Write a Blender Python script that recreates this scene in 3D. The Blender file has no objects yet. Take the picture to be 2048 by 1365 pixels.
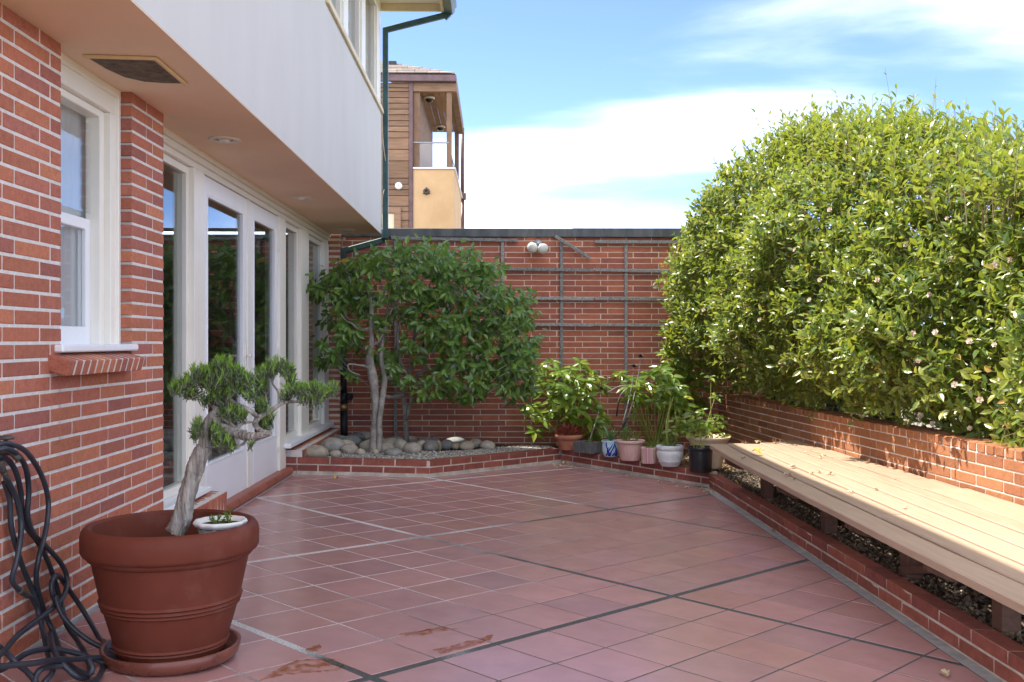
import bpy, math, random
import numpy as np
from mathutils import Vector, Matrix, Euler
random.seed(7); RNG = np.random.default_rng(11)
D = bpy.data
SC = bpy.context.scene
COL = SC.collection
PI = math.pi

# ------------------------------------------------------------------ camera
CAM_H = 1.2
TH = math.atan(32/2000)                      # small yaw to the right of the house line (+Y)
cam = D.cameras.new('camera'); cam.sensor_width = 36; cam.lens = 2000/2048*36
cam.clip_start = .05; cam.clip_end = 3000
camo = D.objects.new('camera', cam); COL.objects.link(camo)
camo.location = (0, 0, CAM_H); camo.rotation_euler = (PI/2, 0, -TH)
SC.camera = camo

# ------------------------------------------------------------------ light
TO_SUN = Vector((-.527, .15, 1.0)).normalized()
SUN_EL = math.asin(TO_SUN.z); SUN_AZ = math.atan2(TO_SUN.x, TO_SUN.y)
sun = D.lights.new('sun', 'SUN'); sun.energy = 2.0; sun.angle = math.radians(.5); sun.color = (1, .93, .82)
suno = D.objects.new('sun', sun); COL.objects.link(suno)
suno.rotation_euler = TO_SUN.to_track_quat('Z', 'Y').to_euler(); suno.location = (0, 0, 20)
W = D.worlds.new('World'); SC.world = W; W.use_nodes = True
nt = W.node_tree; nt.nodes.clear()
CLOUD_OFF = (5.6, 8.2, 0); CLOUD_ROT = 28
def wn(t, **k):
    n = nt.nodes.new(t)
    for a, b in k.items(): setattr(n, a, b)
    return n
wo = wn('ShaderNodeOutputWorld'); wb = wn('ShaderNodeBackground')
sky = wn('ShaderNodeTexSky', sky_type='NISHITA', sun_disc=False, sun_elevation=SUN_EL, sun_rotation=SUN_AZ,
         air_density=.235, dust_density=.1, ozone_density=2.0, altitude=30)
# broken cloud over the whole sky: noise on a flat layer seen in perspective
tc = wn('ShaderNodeTexCoord'); sep = wn('ShaderNodeSeparateXYZ')
ab = wn('ShaderNodeMath', operation='ABSOLUTE'); dn = wn('ShaderNodeMath', operation='ADD'); dn.inputs[1].default_value = .22
vd = wn('ShaderNodeVectorMath', operation='DIVIDE'); cb = wn('ShaderNodeCombineXYZ')
mp = wn('ShaderNodeMapping'); mp.inputs['Location'].default_value = CLOUD_OFF; mp.inputs['Rotation'].default_value = (0, 0, math.radians(CLOUD_ROT)); mp.inputs['Scale'].default_value = (.42, .80, 1)
no = wn('ShaderNodeTexNoise'); no.inputs['Scale'].default_value = 1.0; no.inputs['Detail'].default_value = 9
no.inputs['Roughness'].default_value = .52; no.inputs['Distortion'].default_value = .5
cr = wn('ShaderNodeValToRGB'); cr.color_ramp.elements[0].position = .39; cr.color_ramp.elements[1].position = .88
cr.color_ramp.interpolation = 'EASE'
mx = wn('ShaderNodeMix', data_type='RGBA'); mx.inputs[7].default_value = (11.2, 10.6, 10.0, 1)
L = nt.links.new
L(tc.outputs['Generated'], sep.inputs[0]); L(sep.outputs['Z'], ab.inputs[0]); L(ab.outputs[0], dn.inputs[0])
for k in range(3): L(dn.outputs[0], cb.inputs[k])
L(tc.outputs['Generated'], vd.inputs[0]); L(cb.outputs[0], vd.inputs[1]); L(vd.outputs[0], mp.inputs[0]); L(mp.outputs[0], no.inputs['Vector'])
L(no.outputs['Fac'], cr.inputs[0]); L(cr.outputs[0], mx.inputs[0]); L(sky.outputs[0], mx.inputs[6])
L(mx.outputs[2], wb.inputs[0]); wb.inputs[1].default_value = .15; L(wb.outputs[0], wo.inputs[0])
vs = SC.view_settings
vs.view_transform = 'Standard'; vs.look = 'None'; vs.gamma = 1; vs.use_curve_mapping = False
vs.exposure = 2.42
SC.cycles.max_bounces = 8; SC.cycles.transparent_max_bounces = 24
SC.cycles.diffuse_bounces = 4; SC.cycles.glossy_bounces = 4; SC.cycles.transmission_bounces = 6
SC.cycles.use_denoising = True
SC.cycles.caustics_reflective = False; SC.cycles.caustics_refractive = False

# ------------------------------------------------------------------ measuring helpers (2048 px frame -> metres on a plane)
st, ct = math.sin(TH), math.cos(TH)
GX, GY = -.0402, -.0067                       # the patio falls away from the house
def ray(x, y):
    a = (x-1024)/2000; b = -(y-682)/2000
    return (ct*a+st, -st*a+ct, b)
def onX(x, y, X):
    r = ray(x, y); t = X/r[0]; return Vector((X, r[1]*t, CAM_H+r[2]*t))
def onY(x, y, Y):
    r = ray(x, y); t = Y/r[1]; return Vector((r[0]*t, Y, CAM_H+r[2]*t))
def onZ(x, y, z):
    r = ray(x, y); t = (z-CAM_H)/r[2]; return Vector((r[0]*t, r[1]*t, z))
def onF(x, y, off=0):
    r = ray(x, y); t = (off-CAM_H)/(r[2]-GX*r[0]-GY*r[1]); return Vector((r[0]*t, r[1]*t, CAM_H+r[2]*t))
def fl(X, Y): return GX*X+GY*Y
def px(P):
    X, Y, Z = P; c = X*ct-Y*st; d = max(X*st+Y*ct, .01)
    return (1024+2000*c/d, 682-2000*(Z-CAM_H)/d)
def tilt_rot(yaw):
    n = Vector((-GX, -GY, 1)).normalized()
    x = Vector((math.cos(yaw), math.sin(yaw), 0)); x = (x-n*x.dot(n)).normalized(); y = n.cross(x)
    return Matrix((x, y, n)).transposed().to_euler()

# ------------------------------------------------------------------ materials
MATS = {}
def mat(name, c1, c2=None, scale=12, detail=6, rough=.7, bump=0, bscale=None, rnd=0, hue=None, spec=.4, metal=0, coat=0,
        island=False, stretch=(1, 1, 1), ramp=None, speck=None, crot=.1, bdist=.004, world=False, rrange=0):
    """procedural Principled material: c1-c2 noise, per object / per island brightness, speckles and bump"""
    m = D.materials.new(name); m.use_nodes = True; t = m.node_tree; n = t.nodes; l = t.links.new
    b = n['Principled BSDF']; b.inputs['Roughness'].default_value = rough; b.inputs['Metallic'].default_value = metal
    b.inputs['Specular IOR Level'].default_value = spec
    if coat: b.inputs['Coat Weight'].default_value = coat; b.inputs['Coat Roughness'].default_value = crot
    tcn = n.new('ShaderNodeTexCoord'); oi = n.new('ShaderNodeObjectInfo')
    if island:
        ge = n.new('ShaderNodeNewGeometry'); R0 = ge.outputs['Random Per Island']
    else: R0 = oi.outputs['Random']
    off = n.new('ShaderNodeMath'); off.operation = 'MULTIPLY'; off.inputs[1].default_value = 37.7; l(R0, off.inputs[0])
    va = n.new('ShaderNodeVectorMath'); va.operation = 'ADD'
    if world:
        ge2 = n.new('ShaderNodeNewGeometry'); l(ge2.outputs['Position'], va.inputs[0])
    else:
        l(tcn.outputs['Object'], va.inputs[0]); l(off.outputs[0], va.inputs[1])
    vm = n.new('ShaderNodeVectorMath'); vm.operation = 'MULTIPLY'; vm.inputs[1].default_value = stretch; l(va.outputs[0], vm.inputs[0])
    vec = vm.outputs[0]
    col = None
    if ramp:
        rp = n.new('ShaderNodeValToRGB'); e = rp.color_ramp.elements
        while len(e) < len(ramp): e.new(.5)
        for i, c in enumerate(ramp):
            e[i].position = i/(len(ramp)-1); e[i].color = (*c, 1)
        l(R0, rp.inputs[0]); col = rp.outputs[0]
    if c2 is not None:
        nz = n.new('ShaderNodeTexNoise'); nz.inputs['Scale'].default_value = scale; nz.inputs['Detail'].default_value = detail
        nz.inputs['Roughness'].default_value = .62; l(vec, nz.inputs['Vector'])
        r2 = n.new('ShaderNodeValToRGB'); r2.color_ramp.elements[0].position = .32; r2.color_ramp.elements[1].position = .68
        r2.color_ramp.elements[0].color = (*c1, 1); r2.color_ramp.elements[1].color = (*c2, 1); l(nz.outputs['Fac'], r2.inputs[0])
        if rrange:
            mr = n.new('ShaderNodeMapRange'); mr.inputs[3].default_value = rough-rrange; mr.inputs[4].default_value = rough+rrange
            l(nz.outputs['Fac'], mr.inputs[0]); mr.inputs[1].default_value = .3; mr.inputs[2].default_value = .7
            l(mr.outputs[0], b.inputs['Roughness'])
        if col is None: col = r2.outputs[0]
        else:
            mxn = n.new('ShaderNodeMix'); mxn.data_type = 'RGBA'; mxn.blend_type = 'MULTIPLY'; mxn.inputs[0].default_value = 1
            l(col, mxn.inputs[6]); l(r2.outputs[0], mxn.inputs[7]); col = mxn.outputs[2]
    if speck:
        sc_, amt, sc_col = speck
        vz = n.new('ShaderNodeTexNoise'); vz.inputs['Scale'].default_value = sc_; vz.inputs['Detail'].default_value = 3; l(vec, vz.inputs['Vector'])
        r3 = n.new('ShaderNodeValToRGB'); r3.color_ramp.elements[0].position = .56; r3.color_ramp.elements[1].position = .68
        r3.color_ramp.elements[0].color = (0, 0, 0, 1); r3.color_ramp.elements[1].color = (amt, amt, amt, 1); l(vz.outputs['Fac'], r3.inputs[0])
        mxs = n.new('ShaderNodeMix'); mxs.data_type = 'RGBA'; l(r3.outputs[0], mxs.inputs[0])
        if col is None: mxs.inputs[6].default_value = (*c1, 1)
        else: l(col, mxs.inputs[6])
        mxs.inputs[7].default_value = (*sc_col, 1); col = mxs.outputs[2]
    if rnd or hue:
        hs = n.new('ShaderNodeHueSaturation')
        if col is None: hs.inputs['Color'].default_value = (*c1, 1)
        else: l(col, hs.inputs['Color'])
        mr = n.new('ShaderNodeMapRange'); mr.inputs[3].default_value = 1-rnd; mr.inputs[4].default_value = 1+rnd
        wnz = n.new('ShaderNodeTexWhiteNoise'); wnz.noise_dimensions = '1D'; l(off.outputs[0], wnz.inputs['W'])
        l(wnz.outputs['Value'], mr.inputs[0]); l(mr.outputs[0], hs.inputs['Value'])
        if hue:
            mh = n.new('ShaderNodeMapRange'); mh.inputs[3].default_value = .5-hue; mh.inputs[4].default_value = .5+hue
            l(R0, mh.inputs[0]); l(mh.outputs[0], hs.inputs['Hue'])
        col = hs.outputs[0]
    if col is None: b.inputs['Base Color'].default_value = (*c1, 1)
    else: l(col, b.inputs['Base Color'])
    if bump:
        bz = n.new('ShaderNodeTexNoise'); bz.inputs['Scale'].default_value = bscale or scale*3; bz.inputs['Detail'].default_value = 5; l(vec, bz.inputs['Vector'])
        bp = n.new('ShaderNodeBump'); bp.inputs['Strength'].default_value = bump; bp.inputs['Distance'].default_value = bdist
        l(bz.outputs['Fac'], bp.inputs['Height']); l(bp.outputs[0], b.inputs['Normal'])
    MATS[name] = m; return m

def leafmat(name, ramp, rough=.38, trans=.35, tcol=(.45, .55, .06), spec=.5, vein=True):
    """leaf: glossy diffuse + translucent, colour by island"""
    m = D.materials.new(name); m.use_nodes = True; t = m.node_tree; n = t.nodes; l = t.links.new
    b = n['Principled BSDF']; out = n['Material Output']
    ge = n.new('ShaderNodeNewGeometry'); rp = n.new('ShaderNodeValToRGB'); e = rp.color_ramp.elements
    while len(e) < len(ramp): e.new(.5)
    for i, (p, c) in enumerate(ramp): e[i].position = p; e[i].color = (*c, 1)
    l(ge.outputs['Random Per Island'], rp.inputs[0])
    b.inputs['Roughness'].default_value = rough; b.inputs['Specular IOR Level'].default_value = spec
    l(rp.outputs[0], b.inputs['Base Color'])
    tr = n.new('ShaderNodeBsdfTranslucent'); mc = n.new('ShaderNodeMix'); mc.data_type = 'RGBA'; mc.inputs[0].default_value = .6
    l(rp.outputs[0], mc.inputs[6]); mc.inputs[7].default_value = (*tcol, 1); l(mc.outputs[2], tr.inputs[0])
    ms = n.new('ShaderNodeMixShader'); ms.inputs[0].default_value = trans
    l(b.outputs[0], ms.inputs[1]); l(tr.outputs[0], ms.inputs[2]); l(ms.outputs[0], out.inputs[0])
    MATS[name] = m; return m

def glassmat(name, tint=(.9, .95, .93), ior=1.9, rough=0.0):
    m = D.materials.new(name); m.use_nodes = True; t = m.node_tree; n = t.nodes; l = t.links.new
    n.remove(n['Principled BSDF']); out = n['Material Output']
    lw_ = n.new('ShaderNodeLayerWeight'); lw_.inputs[0].default_value = .5; f0 = ((ior-1)/(ior+1))**2
    pw_ = n.new('ShaderNodeMath'); pw_.operation = 'POWER'; pw_.inputs[1].default_value = 5; l(lw_.outputs['Facing'], pw_.inputs[0])
    fr = n.new('ShaderNodeMath'); fr.operation = 'MULTIPLY_ADD'; fr.inputs[1].default_value = 1-f0; fr.inputs[2].default_value = f0; l(pw_.outputs[0], fr.inputs[0])
    tb = n.new('ShaderNodeBsdfTransparent'); tb.inputs[0].default_value = (*tint, 1)
    gl = n.new('ShaderNodeBsdfGlossy'); gl.inputs['Roughness'].default_value = rough
    ms = n.new('ShaderNodeMixShader'); l(fr.outputs[0], ms.inputs[0]); l(tb.outputs[0], ms.inputs[1]); l(gl.outputs[0], ms.inputs[2]); l(ms.outputs[0], out.inputs[0])
    MATS[name] = m; return m

BR = [(.46, .150, .088), (.40, .130, .084), (.50, .175, .090), (.35, .120, .092), (.47, .162, .092), (.42, .132, .076), (.51, .190, .096)]
mat('brick', (.86, .86, .86), (1.12, 1.12, 1.12), 34, rough=.85, bump=.55, bscale=150, ramp=BR, speck=(190, .55, (.10, .028, .022)), rnd=.13, bdist=.003)
mat('brick_mass', (.86, .86, .86), (1.12, 1.12, 1.12), 34, rough=.85, bump=.4, bscale=150, ramp=BR, rnd=.13, island=True)
BR2 = [(.40, .125, .072), (.34, .106, .068), (.44, .145, .078), (.29, .094, .070), (.41, .132, .076)]
mat('brick_back', (.85, .85, .85), (1.12, 1.12, 1.12), 16, rough=.85, bump=.4, bscale=90, ramp=BR2, rnd=.14)
mat('brick_back_mass', (.85, .85, .85), (1.12, 1.12, 1.12), 16, rough=.85, bump=.4, bscale=90, ramp=BR2, rnd=.14, island=True)
BR3 = [(.36, .15, .068), (.31, .125, .058), (.40, .175, .08), (.34, .138, .062), (.29, .115, .057)]
mat('brick_low', (.85, .85, .85), (1.14, 1.14, 1.14), 30, rough=.9, bump=.55, bscale=130, ramp=BR3, rnd=.12, speck=(160, .4, (.16, .05, .03)))
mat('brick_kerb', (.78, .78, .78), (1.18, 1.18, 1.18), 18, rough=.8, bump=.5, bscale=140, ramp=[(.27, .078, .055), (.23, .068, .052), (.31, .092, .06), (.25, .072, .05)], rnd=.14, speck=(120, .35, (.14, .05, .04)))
mat('mortar', (.60, .56, .51), (.74, .70, .65), 30, rough=.95, bump=.6, bscale=160, world=True)
mat('mortar_back', (.55, .45, .35), (.72, .61, .48), 9, rough=.95, bump=.5, bscale=120, world=True)
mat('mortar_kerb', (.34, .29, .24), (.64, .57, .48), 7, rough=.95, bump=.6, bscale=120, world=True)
mat('stucco', (.54, .52, .49), (.58, .56, .53), 2.2, rough=.9, bump=.25, bscale=220, stretch=(1, 1, .3), world=True, spec=.2)
mat('soffit_paint', (.82, .62, .45), (.86, .66, .49), 3, rough=.8, bump=.2, bscale=260, world=True, spec=.25)
mat('cream_paint', (.84, .80, .70), (.87, .84, .75), 6, rough=.42, bump=.06, bscale=40, world=True)
mat('white_paint', (.83, .84, .85), (.86, .87, .88), 5, rough=.4, bump=.05, bscale=40, world=True)
mat('tan_trim', (.62, .50, .30), (.72, .60, .38), 9, rough=.5, world=True)
mat('dark_metal', (.035, .05, .052), (.085, .10, .10), 7, rough=.5, metal=.35, world=True, stretch=(1, 1, .5))
mat('cap_metal', (.05, .055, .056), (.135, .14, .138), 5, rough=.55, metal=.3, world=True, stretch=(2, 1, .5), rrange=.12)
mat('green_pipe', (.022, .060, .058), (.05, .105, .098), 8, rough=.4, metal=.2, world=True)
mat('verdigris', (.045, .075, .07), (.10, .17, .155), 8, rough=.55, metal=.3, world=True)
mat('black_pipe', (.010, .010, .011), (.03, .03, .03), 9, rough=.45, world=True)
mat('brass', (.35, .25, .10), (.5, .38, .18), 20, rough=.35, metal=.8)
mat('tile', (.90, .90, .90), (1.08, 1.08, 1.08), 5, rough=.24, spec=.85,
    ramp=[(.44, .235, .215), (.46, .24, .215), (.41, .23, .225), (.45, .235, .205), (.43, .24, .235), (.47, .24, .21)], rnd=.06)
mat('tile_mass', (.35, .12, .09), (.38, .135, .10), 7, rough=.42, island=True, rnd=.08)
def groutmat():
    m = D.materials.new('grout'); m.use_nodes = True; n = m.node_tree.nodes; l = m.node_tree.links.new; b = n['Principled BSDF']; b.inputs['Roughness'].default_value = .92
    ge = n.new('ShaderNodeNewGeometry'); sp = n.new('ShaderNodeSeparateXYZ'); l(ge.outputs['Position'], sp.inputs[0])
    a1 = n.new('ShaderNodeTexNoise'); a1.inputs['Scale'].default_value = 1.1; a1.inputs['Detail'].default_value = 5; l(ge.outputs['Position'], a1.inputs['Vector'])
    a2 = n.new('ShaderNodeTexNoise'); a2.inputs['Scale'].default_value = 170; a2.inputs['Detail'].default_value = 3; l(ge.outputs['Position'], a2.inputs['Vector'])
    k1 = n.new('ShaderNodeMath'); k1.operation = 'MULTIPLY_ADD'; k1.inputs[1].default_value = .30; k1.inputs[2].default_value = .98; l(sp.outputs['X'], k1.inputs[0])
    k2 = n.new('ShaderNodeMath'); k2.operation = 'MULTIPLY_ADD'; k2.inputs[1].default_value = -.10; l(sp.outputs['Y'], k2.inputs[0]); l(k1.outputs[0], k2.inputs[2])
    k3 = n.new('ShaderNodeMath'); k3.operation = 'ADD'; l(k2.outputs[0], k3.inputs[0]); l(a1.outputs['Fac'], k3.inputs[1])
    rp = n.new('ShaderNodeValToRGB'); e = rp.color_ramp.elements; e[0].position = .72; e[0].color = (.62, .60, .57, 1); e[1].position = 1.0; e[1].color = (.075, .075, .07, 1); l(k3.outputs[0], rp.inputs[0])
    r2 = n.new('ShaderNodeValToRGB'); r2.color_ramp.elements[0].position = .35; r2.color_ramp.elements[1].position = .65; r2.color_ramp.elements[0].color = (.55, .55, .55, 1); r2.color_ramp.elements[1].color = (1.2, 1.2, 1.2, 1); l(a2.outputs['Fac'], r2.inputs[0])
    mx_ = n.new('ShaderNodeMix'); mx_.data_type = 'RGBA'; mx_.blend_type = 'MULTIPLY'; mx_.inputs[0].default_value = 1; l(rp.outputs[0], mx_.inputs[6]); l(r2.outputs[0], mx_.inputs[7]); l(mx_.outputs[2], b.inputs['Base Color'])
    MATS['grout'] = m
groutmat()
mat('concrete', (.30, .30, .295), (.46, .455, .44), 14, rough=.92, bump=.6, bscale=240, world=True, speck=(260, .55, (.13, .13, .13)))
mat('bullnose', (.30, .085, .055), (.36, .11, .07), 12, rough=.4, rnd=.12)
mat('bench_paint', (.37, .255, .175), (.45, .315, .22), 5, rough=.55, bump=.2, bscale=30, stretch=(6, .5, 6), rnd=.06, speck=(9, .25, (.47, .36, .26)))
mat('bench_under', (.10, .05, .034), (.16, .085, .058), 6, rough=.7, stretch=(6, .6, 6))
mat('grey_wood', (.13, .125, .12), (.36, .35, .335), 16, rough=.9, bump=.5, bscale=70, stretch=(3, 3, 3), rnd=.25)
mat('bark_grey', (.17, .15, .13), (.36, .33, .295), 14, rough=.9, bump=.7, bscale=40, world=True, bdist=.01)
mat('bark_juniper', (.16, .13, .105), (.50, .46, .41), 22, rough=.95, bump=1, bscale=50, world=True, stretch=(2, 2, .35), bdist=.02)
mat('bark_dark', (.035, .028, .02), (.09, .07, .05), 16, rough=.95, bump=.6, world=True)
mat('twig', (.16, .14, .06), (.24, .20, .09), 10, rough=.8, world=True)
mat('green_stem', (.16, .20, .04), (.26, .28, .06), 10, rough=.6, world=True)
mat('terracotta_plastic', (.125, .032, .019), (.15, .041, .025), 6, rough=.6, bump=.08, bscale=60, world=True, rrange=.08, spec=.15, speck=(9, .2, (.22, .10, .075)))
mat('terracotta', (.36, .13, .07), (.46, .19, .11), 11, rough=.85, bump=.2, world=True, speck=(14, .3, (.52, .34, .25)))
mat('saucer_clay', (.12, .038, .026), (.19, .062, .04), 9, rough=.3, world=True, rrange=.12)
mat('soil', (.035, .024, .017), (.085, .06, .043), 26, rough=1, bump=1, bscale=60, world=True, bdist=.02)
mat('hose_rubber', (.020, .023, .030), (.042, .047, .058), 10, rough=.38, world=True)
mat('iron', (.07, .065, .06), (.16, .14, .12), 30, rough=.55, metal=.6)
mat('stone', (.72, .72, .72), (1.2, 1.2, 1.2), 16, rough=.62, bump=.2, bscale=60,
    ramp=[(.30, .28, .24), (.20, .225, .225), (.46, .38, .27), (.38, .34, .28), (.24, .265, .27), (.46, .34, .22), (.56, .48, .37), (.17, .195, .205), (.40, .30, .21)], rnd=.12, speck=(60, .3, (.12, .12, .12)))
mat('gravel', (.5, .5, .5), None, rough=.8, island=True, ramp=[(.22, .21, .20), (.5, .47, .42), (.10, .10, .10), (.62, .58, .5), (.33, .28, .22), (.17, .17, .17), (.45, .42, .38)], rnd=.2)
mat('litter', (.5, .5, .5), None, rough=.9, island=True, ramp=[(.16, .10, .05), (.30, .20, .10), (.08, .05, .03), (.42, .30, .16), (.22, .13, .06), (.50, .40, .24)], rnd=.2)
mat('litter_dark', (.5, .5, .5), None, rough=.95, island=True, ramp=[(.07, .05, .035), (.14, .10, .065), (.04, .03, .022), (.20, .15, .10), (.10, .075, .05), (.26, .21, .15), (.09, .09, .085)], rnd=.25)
mat('dry_leaf', (.56, .46, .30), (.44, .32, .17), 30, rough=.9, rnd=.22)
mat('dry_leaf_yellow', (.62, .40, .05), (.52, .28, .04), 30, rough=.6, rnd=.1)
leafmat('leaf_hedge', [(0, (.048, .100, .018)), (.25, (.105, .175, .028)), (.5, (.068, .130, .022)), (.72, (.175, .24, .038)), (.95, (.31, .34, .065)), (.985, (.30, .29, .08)), (1, (.40, .24, .06))], rough=.33, trans=.36, tcol=(.58, .64, .06), spec=.6)
leafmat('leaf_camellia', [(0, (.070, .150, .030)), (.3, (.115, .220, .036)), (.6, (.088, .18, .034)), (.9, (.17, .285, .040)), (.993, (.14, .21, .03)), (1, (.55, .25, .03))], rough=.28, trans=.28, tcol=(.28, .50, .05), spec=.6)
leafmat('leaf_aucuba', [(0, (.085, .165, .022)), (.35, (.14, .235, .028)), (.7, (.11, .20, .026)), (.93, (.24, .31, .035)), (1, (.42, .36, .04))], rough=.28, trans=.38, tcol=(.50, .60, .04), spec=.55)
leafmat('leaf_fine', [(0, (.07, .16, .03)), (.5, (.11, .22, .04)), (1, (.18, .26, .05))], rough=.45, trans=.35, tcol=(.40, .55, .06))
leafmat('leaf_red', [(0, (.10, .018, .015)), (.4, (.20, .030, .022)), (.75, (.13, .028, .022)), (1, (.24, .09, .03))], rough=.4, trans=.2, tcol=(.5, .08, .04))
leafmat('leaf_dark', [(0, (.012, .006, .008)), (1, (.03, .010, .012))], rough=.35, trans=.1, tcol=(.1, .02, .02))
leafmat('leaf_aloe', [(0, (.10, .21, .07)), (1, (.17, .30, .10))], rough=.4, trans=.2, tcol=(.35, .5, .1))
leafmat('needle', [(0, (.030, .065, .018)), (.5, (.05, .105, .024)), (.85, (.075, .14, .026)), (1, (.13, .11, .05))], rough=.5, trans=.2, tcol=(.20, .40, .03))
leafmat('needle_tip', [(0, (.14, .28, .025)), (.5, (.20, .40, .03)), (1, (.27, .48, .035))], rough=.5, trans=.3, tcol=(.38, .62, .03))
leafmat('petal', [(0, (.78, .66, .56)), (.5, (.82, .75, .66)), (1, (.70, .54, .42))], rough=.6, trans=.3, tcol=(.85, .62, .5))
glassmat('glass', (.90, .94, .93), 1.7)
glassmat('glass_sash', (.97, .98, .98), 1.45)
glassmat('glass_clear', (.95, .97, .98), 1.5)
mat('interior', (.10, .085, .07), (.14, .12, .10), 3, rough=.8, world=True)
mat('interior_floor', (.10, .06, .035), (.15, .09, .05), 8, rough=.5, world=True, stretch=(1, 8, 1))
mat('chair_fabric', (.22, .25, .26), (.34, .37, .37), 60, rough=.9, bump=.8, bscale=90, world=True)
leafmat('curtain', [(0, (.78, .81, .82)), (1, (.80, .83, .84))], rough=.9, trans=.55, tcol=(.85, .88, .9), spec=.1)
mat('blind', (.66, .68, .68), (.74, .76, .75), 8, rough=.7, world=True)
mat('lamp_metal', (.26, .27, .28), (.40, .41, .42), 20, rough=.45, metal=.5)
mat('lamp_glass', (.80, .78, .70), (.86, .84, .78), 14, rough=.15, coat=.6, spec=.7)
mat('light_trim', (.74, .68, .60), (.78, .72, .64), 10, rough=.5)
mat('hatch_board', (.10, .082, .062), (.21, .175, .135), 26, rough=.95, bump=.8, bscale=120, speck=(9, .5, (.05, .04, .03)))
mat('hatch_trim', (.66, .47, .25), (.74, .56, .33), 14, rough=.6)
# neighbour
mat('cedar', (.72, .72, .72), (1.18, 1.18, 1.18), 5, rough=.75, stretch=(.6, .6, 6), rnd=.16, ramp=[(.26, .155, .09), (.21, .125, .075), (.31, .19, .115), (.24, .14, .085)])
mat('cedar_dark', (.17, .10, .062), (.25, .15, .09), 6, rough=.8, world=True)
mat('copper_brown', (.12, .075, .078), (.19, .12, .12), 7, rough=.5, metal=.3, world=True)
mat('tan_stucco', (.52, .34, .17), (.62, .42, .225), 2.2, rough=.9, bump=.2, bscale=60, world=True)
mat('shingle', (.24, .195, .165), (.36, .30, .255), 12, rough=.95, rnd=.2)
mat('camera_black', (.012, .012, .014), (.03, .03, .03), 10, rough=.15)
mat('white_plastic', (.78, .78, .78), (.8, .8, .8), 10, rough=.4)
mat('pale_blind', (.66, .60, .42), (.72, .66, .48), 6, rough=.8, world=True)
mat('earth', (.16, .14, .10), (.24, .21, .15), 2, rough=1, world=True)
# pots
mat('pot_blue', (.33, .52, .66), (.50, .66, .74), 14, rough=.22, coat=.4, world=True)
mat('pot_cobalt', (.012, .025, .22), (.02, .04, .32), 20, rough=.22, coat=.4, world=True)
mat('pot_pink', (.56, .36, .31), (.63, .42, .36), 12, rough=.65, world=True)
mat('pot_grey', (.52, .53, .54), (.66, .67, .67), 24, rough=.6, world=True, bump=.2)
mat('pot_black', (.010, .010, .012), (.02, .02, .022), 8, rough=.35, world=True)
mat('pot_beige', (.60, .44, .30), (.70, .54, .39), 10, rough=.7, world=True)
mat('pot_cream', (.74, .73, .68), (.80, .79, .75), 18, rough=.4, world=True)
mat('pot_line', (.10, .12, .16), (.2, .22, .26), 18, rough=.4)
mat('weathered_box', (.07, .07, .07), (.16, .16, .155), 14, rough=.9, world=True, stretch=(4, 4, 1))
# ------------------------------------------------------------------ geometry helpers
def link(o, parent=None):
    COL.objects.link(o)
    if parent is not None: o.parent = parent
    return o
def thing(name, label, cat, loc=(0, 0, 0), group=None, kind=None):
    o = D.objects.new(name, None); o.empty_display_size = .1; link(o); o.location = loc
    o['label'] = label; o['category'] = cat
    if group: o['group'] = group
    if kind: o['kind'] = kind
    return o
def tag(o, label, cat=None, group=None, kind=None):
    o['label'] = label
    if cat: o['category'] = cat
    if group: o['group'] = group
    if kind: o['kind'] = kind
    return o
def wloc(parent, p):
    """world point -> local location under an unrotated parent chain"""
    q = Vector(p)
    while parent is not None:
        q = q-parent.location; parent = parent.parent
    return q
def newmesh(name, V, F, m, smooth=False):
    me = D.meshes.new(name); me.from_pydata([tuple(v) for v in V], [], F)
    ms = m if isinstance(m, (list, tuple)) else [m]
    for q in ms: me.materials.append(MATS[q] if isinstance(q, str) else q)
    if smooth: me.shade_smooth()
    me.update(); return me
def place(name, me, parent=None, p=(0, 0, 0), rot=None):
    o = D.objects.new(name, me); link(o, parent); o.location = wloc(parent, p)
    if rot is not None: o.rotation_euler = rot
    return o

def cbox(sx, sy, sz, b=.004, jit=0):
    """chamfered box centred on the origin"""
    V = []; idx = {}
    h = (sx/2, sy/2, sz/2)
    for x in (-1, 1):
        for y in (-1, 1):
            for z in (-1, 1):
                s = (x, y, z)
                for a in range(3):
                    v = [s[i]*(h[i]-(0 if i == a else b)) for i in range(3)]
                    if jit: v = [c+random.uniform(-jit, jit) for c in v]
                    idx[(s, a)] = len(V); V.append(v)
    F = []
    for a in range(3):
        o = [i for i in range(3) if i != a]
        for sgn in (-1, 1):
            q = []
            for (u, v) in ((-1, -1), (1, -1), (1, 1), (-1, 1)):
                s = [0, 0, 0]; s[a] = sgn; s[o[0]] = u; s[o[1]] = v; q.append(idx[(tuple(s), a)])
            F.append(q)
    for a in range(3):                                   # edges along axis a
        o = [i for i in range(3) if i != a]
        for u in (-1, 1):
            for v in (-1, 1):
                s0 = [0, 0, 0]; s0[o[0]] = u; s0[o[1]] = v; s1 = list(s0); s0[a] = -1; s1[a] = 1
                F.append([idx[(tuple(s0), o[0])], idx[(tuple(s1), o[0])], idx[(tuple(s1), o[1])], idx[(tuple(s0), o[1])]])
    for x in (-1, 1):
        for y in (-1, 1):
            for z in (-1, 1): F.append([idx[((x, y, z), a)] for a in range(3)])
    return V, orient(V, F)
def orient(V, F, c=(0, 0, 0)):
    out = []; c = Vector(c)
    for f in F:
        a, b_, d = (Vector(V[f[i]]) for i in (0, 1, 2)); n = (b_-a).cross(d-a)
        m = sum((Vector(V[i]) for i in f), Vector())/len(f)-c
        out.append(list(f) if n.dot(m) >= 0 else list(f)[::-1])
    return out
_bc = {}
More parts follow.
